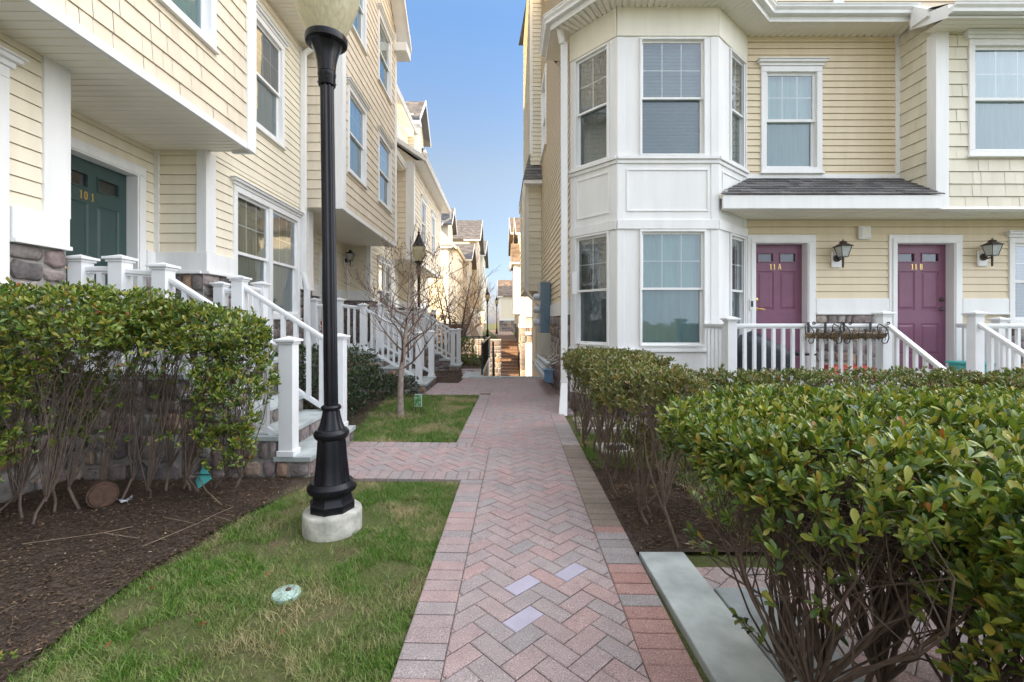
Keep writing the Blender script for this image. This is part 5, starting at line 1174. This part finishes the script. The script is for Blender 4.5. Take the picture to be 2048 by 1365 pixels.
# low sprigs hanging out over the slab
t = root('hedge_sprig', 'low leafy shoots reaching out over the bluestone slab from the big hedge', 'shoots', (1.0, 1.8, 0)); m = MB(); P_, D_, N_ = [], [], []
for (a, b) in (((1.05, 1.62, .12), (.84, 1.62, .30)), ((1.0, 1.75, .3), (.82, 1.95, .42)), ((1.05, 2.0, .25), (.86, 2.15, .40)), ((1.2, 1.5, .2), (1.0, 1.42, .42)), ((1.02, 1.9, .35), (.92, 2.2, .52)), ((1.35, 1.4, .2), (1.25, 1.22, .45))):
    a, b = Vector(a), Vector(b); m.tube([a, a.lerp(b, .5)+Vector((0, 0, -.03)), b], [.005, .004, .002], 5)
    for k in range(14):
        f = R.uniform(.55, 1.0); p = a.lerp(b, f); d_ = (b-a).normalized()*.8+Vector((R.gauss(0, .6), R.gauss(0, .6), R.gauss(.1, .5))); P_.append(p); D_.append(d_); N_.append((R.gauss(0, .3), R.gauss(0, .3), 1))
leaf_mesh('foliage', np.array(P_), np.array(D_), np.array(N_), NR.uniform(.035, .06, len(P_)), NR.uniform(.032, .05, len(P_)), 'leaf', t); m.build('stems', 'stem', t)
# hedge along the path
def thB(q): return .93 if q.z < .66 else 0
hedge('olive hedge with yellowing tips running along the right edge of the brick path', [(1.08, 4.55, .82, .36, 1.28, .20, 5), (1.0, 3.15, .78, .32, .42, .22, 1.6), (1.32, 5.3, .80, .46, .55, .20, 1.4), (1.12, 3.3, .42, .2, .3, .2, .35)], 5200, .040, 'leaf_olive',
  [(1.0+R.uniform(-.1, .12), 2.8+.22*i+R.uniform(-.06, .06)) for i in range(14)], 9, low=.1, thin=thB, rstem=.0085, rough=.085)
hedge('red-tipped low hedge growing in front of the porch railing', [(3.3, 4.35, .64, 1.9, .45, .22, 3), (5.4, 4.15, .65, 1.3, .45, .22, 2), (2.2, 4.15, .58, .55, .5, .22, 1)], 4200, .046, 'leaf_red',
  [(1.7+.28*i+R.uniform(-.05, .05), 4.3+R.uniform(-.1, .1)) for i in range(16)], 7, low=.15)
hedge('glossy mid hedge filling the lawn between the big hedge and the porch', [(2.9, 2.95, .66, 1.15, .34, .22, 2), (1.75, 2.85, .70, .42, .32, .2, .9), (4.6, 2.9, .68, .8, .4, .22, 1)], 3200, .048, 'leaf',
  [(1.5+.25*i+R.uniform(-.05, .05), 2.92+R.uniform(-.1, .1)) for i in range(12)], 8, low=.15)
# left hedge
def thL(q):
    if q.z > 1.16+.05*math.sin(q.x*9): return 0
    if q.x > -2.25: return .45
    if q.x < -3.05: return .12 if q.z > .5 else .5
    return .93
hedge('glossy green hedge with exposed twigs in front of the green-door stoop', [(-3.25, 3.05, 1.28, .95, .48, .27, 5), (-2.25, 3.35, 1.20, .45, .34, .22, 1.8), (-3.55, 2.95, .85, .5, .38, .45, 2.3), (-2.05, 3.45, .82, .26, .22, .36, .9), (-2.75, 3.45, .80, .45, .2, .4, .8), (-2.15, 3.5, .38, .22, .18, .14, .25), (-3.4, 2.75, .42, .3, .2, .14, .3)], 6400, .046, 'leaf',
  [(-3.32, 3.15), (-3.2, 3.25), (-3.0, 3.4), (-3.05, 3.3), (-2.75, 3.55), (-2.7, 3.65), (-2.6, 3.7), (-2.52, 3.68), (-2.42, 3.65), (-3.5, 3.0), (-3.6, 3.2), (-2.9, 3.45), (-2.35, 3.7), (-3.15, 3.05), (-2.2, 3.72)], 9, low=.4, thin=thL, rstem=.0075, lean=(.30, 0), nsub=6, rough=.09)
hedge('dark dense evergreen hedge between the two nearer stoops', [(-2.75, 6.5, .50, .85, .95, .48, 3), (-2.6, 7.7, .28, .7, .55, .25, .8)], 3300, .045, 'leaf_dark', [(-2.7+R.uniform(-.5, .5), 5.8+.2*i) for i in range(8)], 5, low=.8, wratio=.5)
hedge('low dark ground shrub at the foot of the wreathed-door stoop', [(-1.95, 8.25, .16, .42, .4, .20, 1)], 420, .04, 'leaf_dark', [(-1.95, 8.3)], 6, low=.5, cat='shrub', group='shrubs beside the walk', name='shrub')
hedge('round russet shrub beyond the farthest stoop', [(-1.95, 14.6, 1.05, .5, .5, .5, 1)], 700, .05, 'leaf_brown', [(-1.95, 14.6), (-1.8, 14.5)], 10, low=.6, cat='shrub', group='shrubs beside the walk', name='shrub')
hedge('upright green shrub at the end of the far side path', [(-1.25, 14.9, .42, .34, .4, .42, 1), (-1.0, 14.5, .15, .35, .3, .14, .5)], 900, .05, 'leaf', [(-1.25, 14.9)], 8, low=.6, cat='shrub', group='shrubs beside the walk', name='shrub')
hedge('tiny bright green weed tuft at the corner of the mulch bed', [(-2.0, 1.72, .03, .10, .09, .03, 1)], 70, .02, 'leaf', [(-2.0, 1.72)], 4, low=.5, cat='weed', group='shrubs beside the walk', name='shrub', rstem=.002, rough=.01)
# bare trees
def bare_tree(label, P, H, trunk_r, spread, nb, multi=1, mat=('bark', 'twig'), depth=4, name='bare_tree', seedlings=0, lean=0., rmin=.0023):
    t = root(name, label, 'tree', P, 'bare winter trees along the walk'); P = Vector(P)
    tk, cr = MB(), MB(); tipl = []
    def grow(p, d_, l, r, lev):
        n = 4; pts = [p]; q = p.copy(); dd = d_.copy()
        for k in range(n):
            dd = (dd+Vector((R.gauss(0, .13), R.gauss(0, .13), R.gauss(.03, .08)))).normalized(); q = q+dd*l/n; pts.append(q)
        cr.tube(pts, [max(r*(1-.6*k/n), rmin) for k in range(n+1)], 5 if lev < 2 else 4, cap=False)
        if lev >= depth: tipl.append(q); return
        for k in range(R.randint(2, 3) if lev < depth-1 else R.randint(2, 4)):
            i = R.randint(1, n); a = R.uniform(0, 6.28); s_ = Vector((math.cos(a), math.sin(a), R.uniform(-.1, .7)))
            grow(pts[i], (dd*.75+s_*spread).normalized(), l*R.uniform(.48, .75), r*.5*R.uniform(.7, 1.1), lev+1)
    for m_ in range(multi):
        a = 6.28*m_/multi+R.random(); d0 = Vector((math.cos(a)*(.35 if multi > 1 else 0)+lean, math.sin(a)*(.3 if multi > 1 else 0), 1)).normalized()
        n = 7; pts = [P-Vector((0, 0, .05))]; q = P.copy(); dd = d0
        for k in range(n):
            dd = (dd+Vector((R.gauss(0, .05), R.gauss(0, .05), .05))).normalized(); q = q+dd*H*.8/n; pts.append(q)
        rr = [trunk_r*(1.12 if k == 0 else 1)*(1-.78*k/n) for k in range(n+1)]
        tk.tube(pts, rr, 10)
        for b in range(nb):
            f = .28+.7*(b+R.random()*.8)/nb; x = f*n; i = min(n-1, int(x)); p = pts[i].lerp(pts[i+1], x-i); a = b*2.4+R.uniform(-.5, .5)
            grow(p, Vector((math.cos(a)*.9, math.sin(a)*.9, R.uniform(.35, 1.1))).normalized(), H*.30*(1.15-.55*f), rr[i]*.38, 1)
        grow(pts[-1], dd, H*.22, rr[-1], 2)
    tk.build('trunk', mat[0], t, smooth=60); crn = cr.build('crown', mat[1], t, smooth=60)
    if seedlings:
        m = MB()
        for p in R.sample(tipl, min(seedlings, len(tipl))): m.tube([p, p-Vector((0, 0, .012)), p-Vector((0, .002, .024))], [.004, .010, .003], 5)
        m.build('seed_cone', 'twig', crn)['kind'] = 'stuff'
    return t
bare_tree('small bare birch with pale trunk standing in the second lawn patch', (-1.5, 6.72, 0), 2.65, .051, .60, 22, seedlings=160, depth=4)
bare_tree('multi-stemmed bare tree with reddish twigs beyond the farthest stoop', (-1.65, 16.3, 0), 3.6, .05, .55, 8, multi=4, mat=('twig', 'twig'), depth=3, rmin=.005)
bare_tree('russet bare tree in the sun beside the sunlit end wall', (-1.9, 31.0, 0), 4.6, .06, .6, 10, multi=3, mat=('dry_twig', 'dry_twig'), depth=3, rmin=.008)
bare_tree('distant bare tree in the gap at the end of the walk', (-1.2, 95, 0), 7.5, .16, .6, 10, mat=('twig', 'twig'), depth=3, rmin=.02)
# ------------------------------------------------------------------ small things in the beds
t = root('garden_flag', 'little framed picture sign on a wire stake beside the birch', 'sign', (-1.28, 6.95, 0)); m = MB(); m.tube([(-1.32, 6.95, -.05), (-1.32, 6.95, .24)], .004, 6); m.tube([(-1.24, 6.95, -.05), (-1.24, 6.95, .24)], .004, 6); m.build('stake', 'black', t)
m = MB(); m.box(-1.335, -1.225, 6.945, 6.958, .06, .25); m.build('frame', 'meter', t, bevel=.003); m = MB(); m.box(-1.327, -1.233, 6.940, 6.944, .07, .24); m.build('picture', 'print', t)
t = root('marker_flag', 'turquoise plastic marker flag leaning on a thin stick in the mulch', 'marker flag', (-2.2, 3.62, 0)); m = MB(); m.tube([(-2.42, 3.62, .13), (-2.28, 3.50, .06), (-2.07, 3.36, .002)], .004, 5); m.build('stick', 'dry_twig', t)
m = MB(); m.add([(-2.36, 3.60, .22), (-2.28, 3.57, .12), (-2.39, 3.58, .04), (-2.44, 3.62, .09), (-2.36, 3.606, .222), (-2.28, 3.576, .122), (-2.39, 3.586, .042), (-2.44, 3.626, .092)], [(0, 1, 2, 3), (7, 6, 5, 4), (0, 4, 5, 1), (1, 5, 6, 2), (2, 6, 7, 3), (3, 7, 4, 0)]); m.build('flag', 'teal', t)
m = MB(); m.box(-2.42, -2.29, 3.562, 3.572, .152, .157); m.build('strap', 'black', t)
t = root('irrigation_cap', 'weathered pale teal round valve cover half sunk in the near lawn', 'valve cover', (-1.09, 2.28, 0)); m = MB(); m.lathe([(.068, -.04), (.069, -.018), (.064, -.012), (.04, -.009), (.004, -.008)], 28, (-1.09, 2.30, 0)); m.build('lid', 'pale_teal', t, smooth=40); m = MB(); m.lathe([(.012, -.01), (.014, -.004), (.009, .0)], 12, (-1.085, 2.31, 0)); m.build('knob', 'pot', t)
t = root('flower_pot', 'dirty brown pot lying on its side under the left hedge', 'pot', (-3.0, 3.35, 0)); m = MB(); f = F((-2.98, 3.38, .09), (.8, -.6, 0), (0, 0, 1))
A = Vector((.75, -.66, 0)); m.tube([Vector((-3.07, 3.46, .085)), Vector((-3.07, 3.46, .085))+A*.02, Vector((-3.07, 3.46, .085))+A*.19, Vector((-3.07, 3.46, .085))+A*.215], [.06, .075, .088, .08], 20); m.build('body', 'pot', t, smooth=40); m = MB(); m.tube([Vector((-3.07, 3.46, .085))+A*.175, Vector((-3.07, 3.46, .085))+A*.20], [.094, .094], 20); m.build('rim', 'pot', t, smooth=40)
m = MB()
for k in range(9):
    c = Vector((-2.82+R.gauss(0, .025), 3.44+R.gauss(0, .02), .012)); m.add([c+Vector((R.uniform(-.03, .03), R.uniform(-.03, .03), R.uniform(-.01, .02))) for _ in range(4)], [(0, 1, 2), (0, 2, 3)])
o = m.build('foil_wrapper', 'foil', None); tag(o, 'crumpled silver wrapper on the mulch beside the brown pot', 'litter')
t = root('drain_cover', 'square concrete drain with black iron grate in the small grass patch', 'drain', (1.22, 4.88, 0)); m = MB(); m.box(1.03, 1.11, 4.70, 5.06, -.06, .012); m.box(1.33, 1.41, 4.70, 5.06, -.06, .012); m.box(1.111, 1.329, 4.70, 4.77, -.06, .011); m.box(1.111, 1.329, 4.99, 5.06, -.06, .011); m.build('collar', 'conc', t)
m = MB()
for k in range(6): m.box(1.115+.036*k, 1.14+.036*k, 4.772, 4.988, -.02, .004)
m.box(1.112, 1.328, 4.772, 4.988, -.05, -.021); m.build('grate', 'blackgrate', t)
for lab, pts in (('forked dry twig lying on the mulch near the lawn edge', [[(-2.15, 2.72, .01), (-2.0, 2.98, .03), (-1.98, 3.12, .025), (-1.8, 3.05, .015)], [(-2.0, 2.98, .03), (-2.3, 3.1, .02)], [(-1.98, 3.12, .025), (-1.95, 3.3, .012)]]), ('long dry twig lying on the mulch below the left hedge', [[(-2.9, 2.75, .01), (-2.5, 2.85, .03), (-2.25, 2.82, .012)], [(-2.5, 2.85, .03), (-2.42, 2.98, .012)]])):
    m = MB()
    for p in pts: m.tube(p, .0022, 5)
    o = m.build('fallen_twig', 'dry_twig', None); tag(o, lab, 'twig')
def dead_leaf(x, y, s, lab, a):
    m = MB(); c, q = math.cos(a), math.sin(a)
    pts = [(-1, 0, .012), (-.3, -.38, .03), (.5, -.3, .022), (1, 0, .035), (.5, .32, .028), (-.3, .36, .018), (0, 0, .015)]
    m.add([(x+(u*c-v*q)*s, y+(u*q+v*c)*s, z+.02) for u, v, z in pts], [(i, (i+1) % 6, 6) for i in range(6)]); o = m.build('fallen_leaf', 'dead_leaf', None); tag(o, lab, 'leaf', 'fallen leaves on the near lawn')
LEAFL = 'single dry orange leaf fallen on the near lawn'
for x, y, s, a in ((-1.72, 2.25, .014, .4), (-1.22, 2.36, .014, 1.1), (-1.5, 2.26, .010, 2), (-1.3, 1.98, .022, .1), (-.93, 1.92, .012, 1.3), (-1.6, 1.85, .012, .8)): dead_leaf(x, y, s, LEAFL, a)
# ------------------------------------------------------------------ sunken steps, driveway, fence
m = MB()
for k in range(12): m.box(-.42, 1.04, 11.24+.29*k, 11.24+.29*(k+1)+.02, -2.4, -.18*(k+1)); 
st = root('sunken_steps', 'steps going down from the slab at the end of the brick path', 'steps', (.3, 13, -2.2)); m.build('step', 'steps', st)
m = MB(); m.box(-.60, -.46, 11.25, 17.2, -2.3, .03); o = m.build('retaining_wall', 'conc', None, bevel=.01); tag(o, 'low concrete wall edge under the black railing beside the sunken steps', 'wall')
m = MB(); m.box(-15, -.61, 17.1, 17.3, -2.3, .02); o = m.build('retaining_wall', 'conc', None, bevel=.01); tag(o, 'long concrete wall edge carrying the iron fence above the driveway', 'wall')
def iron_rail(label, a, b, h_, gap, r=.008, cat='railing', name='iron_railing', group='black iron railings around the sunken steps'):
    a, b = Vector(a), Vector(b); t = root(name, label, cat, a, group); up = Vector((0, 0, h_)); l = (b-a).length
    m = MB(); m.tube([a+up, b+up], .022, 8); m.build('top_rail', 'black', t); m = MB(); m.tube([a+up*.12, b+up*.12], .014, 6); m.build('bottom_rail', 'black', t)
    n = int(l/gap); pk = None
    for k in range(n+1):
        p = a+(b-a)*k/n
        if pk is None: m = MB(); m.tube([up*.12, up], r, 5); pk = m.build('picket', 'black', t, origin=(0, 0, 0)); pk.location = p-a
        else: o = pk.copy(); COL.objects.link(o); o.location = p-a
    for p in (a, b):
        m = MB(); m.box(p.x-.022, p.x+.022, p.y-.022, p.y+.022, p.z, p.z+h_+.02); m.build('post', 'black', t)
iron_rail('dense black iron railing beside the sunken steps at the end of the path', (-.50, 11.45, .02), (-.46, 17.0, .02), .80, .085, .011)
iron_rail('sloping black handrail going down with the sunken steps', (-.22, 11.3, .0), (-.22, 14.6, -2.1), .85, .45, .009)
iron_rail('black iron fence along the driveway edge beyond the shrubs', (-3.2, 17.2, .02), (-.66, 17.2, .02), .78, .11, .008, 'fence', 'iron_fence')
m = MB()
for k in range(12): m.box(-.05, 1.08, 29.2+.3*k, 32.81, -2.2+.1835*k, -2.2+.1835*(k+1))
for k in range(12): m.box(-.06, 1.09, 29.16+.3*k, 29.2+.3*k+.30, -2.2+.1835*(k+1)+.001, -2.2+.1835*(k+1)+.035)
o = m.build('brick_stairs', 'steps', None); tag(o, 'long flight of sunlit brick stairs rising beyond the driveway', 'stairs')
m = MB(); m.quad((-.1, 32.8, .01), (1.12, 32.8, .01), (1.5, 80, .01), (-2.4, 80, .01)); struct('path', m, 'steps')
# ------------------------------------------------------------------ far row and end houses
def far_house(label, side, xf, y0, y1, zt, depth=7, xo=None, zo=2.9, peak=1.9, wall='cream', shake='peach', over=True, group=None, roofm='roof_brown', zb=-2.2, base=1.2, endwin=False):
    t = root('townhouse', label, 'house', (xf, (y0+y1)/2, 0), group); xb = xf-side*depth; s = side; ym = (y0+y1)/2; hw = (y1-y0)/2
    ff = F((xf, 0, 0), (0, 1, 0), (s, 0, 0)); fe = yface(y0); a, b = min(xf, xb), max(xf, xb)
    m = MB(); siding(m, ff, y0, y1, base, zt, .16); siding(m, fe, a, b, base, zt, .14); m.quad((a, y1, zb), (b, y1, zb), (b, y1, zt), (a, y1, zt)); m.quad((xb, y0, zb), (xb, y1, zb), (xb, y1, zt), (xb, y0, zt)); flat(m, ff, y0, y1, zb, zt); flat(m, fe, a, b, zb, zt)
    m.add([(xf, y0, zt), (xf, y1, zt), (xf, ym, zt+peak), (xb, y0, zt), (xb, y1, zt), (xb, ym, zt+peak)], [(0, 1, 2), (3, 4, 5)]); m.build('wall', wall, t)
    stone_part(t, [(ff, y0, y1, zb, base), (fe, a, b, zb, base)], .55)
    m = MB(); m.fbox(fe, a, b, base, base+.22, 0, .05); m.fbox(ff, y0, y1, base, base+.22, 0, .05); m.fbox(fe, *( (xf-.2, xf+.02) if s > 0 else (xf-.02, xf+.2)), base+.221, zt, 0, .03); m.fbox(ff, y0, y0+.2, base+.221, zt, 0, .03)
    x0 = xf
    if over:
        fo = F((xo, 0, 0), (0, 1, 0), (s, 0, 0)); ya, yb = y0+.35, y1-hw*.75; q = MB(); siding(q, fo, ya, yb, zo, zt, .18, (), .014, None, 0, .3); flat(q, fo, ya, yb, zo, zt); u0, u1 = min(xf, xo), max(xf, xo)
        siding(q, yface(ya), u0, u1, zo, zt, .18); q.quad((u0, yb, zo), (u1, yb, zo), (u1, yb, zt), (u0, yb, zt)); q.quad((u0, ya, zo), (u1, ya, zo), (u1, yb, zo), (u0, yb, zo)); q.build('bay', shake, t)
        m.fbox(yface(ya), *((xo-.16, xo+.02) if s > 0 else (xo-.02, xo+.16)), zo, zt, 0, .03); m.fbox(fo, ya, ya+.16, zo, zt, 0, .03); x0 = xo
        for z in (3.9, 6.7):
            if z+1.6 < zt: window(t, fo, (ya+yb)/2-.5, (ya+yb)/2+.5, z, z+1.55, crown=False, blind='sheer_gold')
    m.build('corner_board', 'trim', t)
    for z in (1.7, 4.4):
        if z+1.6 < zt: window(t, ff, y1-1.6, y1-.7, z, z+1.5, crown=False, blind='sheer')
    if endwin: window(t, fe, (a+b)/2-.4, (a+b)/2+.4, 4.2, 5.7, crown=False, blind='sheer')
    m = MB(); e = .3; r = peak/hw
    def roofpl(sgn):
        A = [(x0+s*e, ym+sgn*(hw+e), zt-e*r), (x0+s*e, ym, zt+peak), (xb, ym, zt+peak), (xb, ym+sgn*(hw+e), zt-e*r)]; k0 = F(A[0], (s, 0, 0), (0, sgn*r, 1), (0, -sgn, r)); L_ = abs(A[0][0]-xb); W_ = math.hypot(hw+e, peak+e*r)
        siding(m, k0, -L_, 0, 0, W_, .16, (), .012, None, 0, .3)
        m.prism(A, (0, 0, -.10))
    roofpl(-1); roofpl(1); ro = m.build('roof', roofm, t)
    m = MB()
    for sg in (-1, 1): m.prism([(x0+s*(e+.01), ym+sg*(hw+e), zt-e*r-.16), (x0+s*(e+.01), ym+sg*(hw+e), zt-e*r+.02), (x0+s*(e+.01), ym, zt+peak+.03), (x0+s*(e+.01), ym, zt+peak-.16)], (s*.03, 0, 0))
    m.box(min(x0+s*e, xf-s*.5), max(x0+s*e, xf-s*.5), y0-e-.02, y0-e+.08, zt-e*r-.2, zt-e*r-.06); m.build('rake_trim', 'trim', ro)
    return t
GL = 'townhouses of the far row beyond the driveway'
fh = far_house('sunlit cream townhouse whose blank end wall faces the driveway', 1, -3.56, 30, 36.5, 6.4, 8, None, 2.4, .05, over=False, group=GL, roofm='roof', shake='cream')
m = MB(); A = [(-3.0, 29.75, 6.30), (-3.0, 36.8, 6.30), (-6.5, 36.8, 9.9), (-6.5, 29.75, 9.9)]; m.prism(A, (.05, 0, -.08)); siding(m, F(A[0], (0, 1, 0), (3.6, 0, 3.5), (-3.5, 0, 3.6)), 0, 7.05, 0, 5.0, .16, (), .012, None, 0, .3); m.build('front_roof', 'roof', fh)
m = MB(); m.prism([(-2.97, 29.72, 6.10), (-2.97, 29.72, 6.30), (-6.5, 29.72, 9.92), (-6.5, 29.72, 9.66)], (0, -.04, 0)); m.prism([(-3.56, 29.99, 6.4), (-3.1, 29.99, 6.32), (-6.4, 29.99, 9.75), (-9, 29.99, 6.4)], (0, .02, 0)); gutter_run(m, [(-2.98, 29.75), (-2.98, 36.8)], 6.2); m.build('front_rake', 'cream', fh)
m = MB(); fo = F((-3.05, 0, 0), (0, 1, 0), (1, 0, 0)); siding(m, fo, 31, 35.2, 1.4, 6.25, .16); flat(m, fo, 31, 35.2, 1.4, 6.25); fb = F((-3.56, 30.3, 0), (.51, .7, 0), (.7, -.51, 0)); flat(m, fb, 0, .87, 1.4, 6.25, d=0); m.quad((-3.56, 35.9, 1.4), (-3.05, 35.2, 1.4), (-3.05, 35.2, 6.25), (-3.56, 35.9, 6.25)); m.build('bay', 'cream', fh)
for z in (2.3, 4.4): window(fh, fo, 32.4, 33.5, z, z+1.5, crown=False, blind='sheer_gold'); window(fh, fb, .2, .7, z, z+1.5, crown=False, blind='sheer_gold', grid=None)
m = MB(); fd = F((-3.75, 0, 0), (0, 1, 0), (1, 0, 0)); siding(m, fd, 31.5, 34.5, 6.9, 9.5, .16, lim=lambda z: (31.5, 34.5) if z < 8.3 else (31.5+(z-8.3)*1.2, 34.5-(z-8.3)*1.2)); siding(m, yface(31.5), -7, -3.75, 6.9, 8.4, .16); m.build('dormer', 'cream', fh)
m = MB()
for sg in (-1, 1):
    A = [(-3.45, 33+sg*1.8, 8.1), (-3.45, 33, 9.6), (-7, 33, 9.6), (-7, 33+sg*1.8, 8.1)]; m.prism(A, (0, 0, -.08)); siding(m, F(A[0], (1, 0, 0), (0, sg*1.5, 1.8), (0, -sg*1.8, 1.5)), -3.5, 0, 0, 2.34, .16, (), .012, None, 0, .3)
m.build('dormer_roof', 'roof', fh)
m = MB()
for sg in (-1, 1): m.prism([(-3.44, 33+sg*1.8, 7.95), (-3.44, 33+sg*1.8, 8.13), (-3.44, 33, 9.64), (-3.44, 33, 9.42)], (.03, 0, 0))
m.build('dormer_trim', 'trim', fh)
far_house('brown-lit far townhouse, second beyond the driveway', 1, -3.3, 36.6, 43, 6.6, 8, -2.7, 2.6, 1.6, over=True, group=GL, roofm='roof', shake='peach')
far_house('tall grey-shaded far townhouse, third beyond the driveway', 1, -3.1, 43.1, 52, 9.4, 8, -2.35, 2.8, 2.6, over=True, group=GL, roofm='roof', shake='sage', wall='sage')
far_house('grey-shaded far townhouse, fourth beyond the driveway', 1, -3.0, 52.1, 64, 9.2, 8, -2.2, 2.8, 2.5, over=True, group=GL, roofm='roof', shake='sage', wall='sage')
far_house('small pale house closing the far row where the lamp posts stand', 1, -2.9, 74, 82, 7, 8, -2.3, 2.8, 2.0, over=False, group=GL, roofm='roof')
GR = 'townhouses opposite the far row'
r2 = far_house('sunlit white and cream townhouse above the white garage door', -1, 1.2, 29, 36, 7.2, 9, None, 1.9, 1.6, over=False, group=GR, wall='cream', base=1.0)
m = MB(); fo = F((.78, 0, 0), (0, 1, 0), (-1, 0, 0)); flat(m, fo, 29.4, 33.2, 1.9, 5.2, d=0); flat(m, yface(29.4), .78, 1.2, 1.9, 5.2, d=0); m.quad((.78, 29.4, 1.9), (1.2, 29.4, 1.9), (1.2, 33.2, 1.9), (.78, 33.2, 1.9)); m.quad((.78, 33.2, 1.9), (1.2, 33.2, 1.9), (1.2, 33.2, 5.2), (.78, 33.2, 5.2)); m.build('bay', 'trim', r2)
m = MB(); siding(m, F((0, 28.95, 5.15), (1, 0, 0), (0, -1.5, 1.9), (0, 1.9, 1.5)), .6, 1.24, 0, 2.4, .16, (), .012, None, 0, .3); m.prism([(.6, 28.95, 5.13), (.6, 33.4, 5.13), (.6, 31.0, 6.7)], (.64, 0, 0)); m.build('bay_roof', 'roof_brown', r2)
m = MB(); gutter_run(m, [(.62, 33.3), (.62, 28.97), (1.24, 28.97)], 5.05); m.build('bay_gutter', 'trim', r2)
for z in (2.2, 4.9): window(r2, yface(29), 1.42, 1.95, z, z+1.7, crown=False, blind='sheer_gold')
m = MB(); fe = yface(29); m.fbox(fe, 1.50, 4.2, -2.2, .05, 0, .07); m.build('garage_frame', 'trim', r2); m = MB(); m.fbox(fe, 1.70, 4.0, -2.2, -.12, .05, .085); m.build('garage_door', 'garage', r2); m = MB(); m.box(1.5, 3.4, 28.4, 28.99, .55, .75); m.build('balcony', 'trim', r2)
m = MB()
for k in range(14): m.box(1.52+.14*k, 1.55+.14*k, 28.42, 28.45, .75, 1.6)
m.box(1.5, 3.4, 28.4, 28.47, 1.601, 1.66); m.build('balcony_railing', 'black', r2)
far_house('second house opposite the far row, in shade behind the white one', -1, 1.35, 36.1, 48, 8.6, 9, 1.0, 2.4, 2.4, over=True, group=GR, wall='tan', shake='tan')
eh = far_house('small sunlit gabled house closing the view at the end of the walk', -1, -.35, 66, 73, 5.4, 8, None, 2, 2.4, over=False, group=None, base=1.6, endwin=False)
# low brick wall and railings by the far stoops
m = MB(); m.box(-2.6, -.08, 28.93, 29.2, -2.3, .20, 1); m.box(-2.65, -.06, 28.86, 29.25, .201, .27, 1); stones(m, yface(28.93), -2.6, -.08, -2.3, .20, .42); o = m.build('retaining_wall', ['stone', 'conc'], None, smooth=50); tag(o, 'sunlit stone wall beside the brick stairs beyond the driveway', 'wall')
stoop2 = railing('white sloping stair railing of the sunlit house beyond the driveway', (-2, 33, 0), [(-1.5, 33.4, 0, 1.0), (-2.6, 37, 1.8, 1.0)], [((-1.5, 33.46, .95), (-2.6, 36.94, 2.75))], G, .8, .3, .05, .14)
m = MB(); m.prism([(-1.7, 33.5, -.1), (-1.7, 37, -.1), (-1.7, 37, 1.8)], (-1.0, 0, 0)); o = m.build('stone_stoop', 'stone', None); tag(o, 'sunlit stone stair flank of the house beyond the driveway', 'steps')
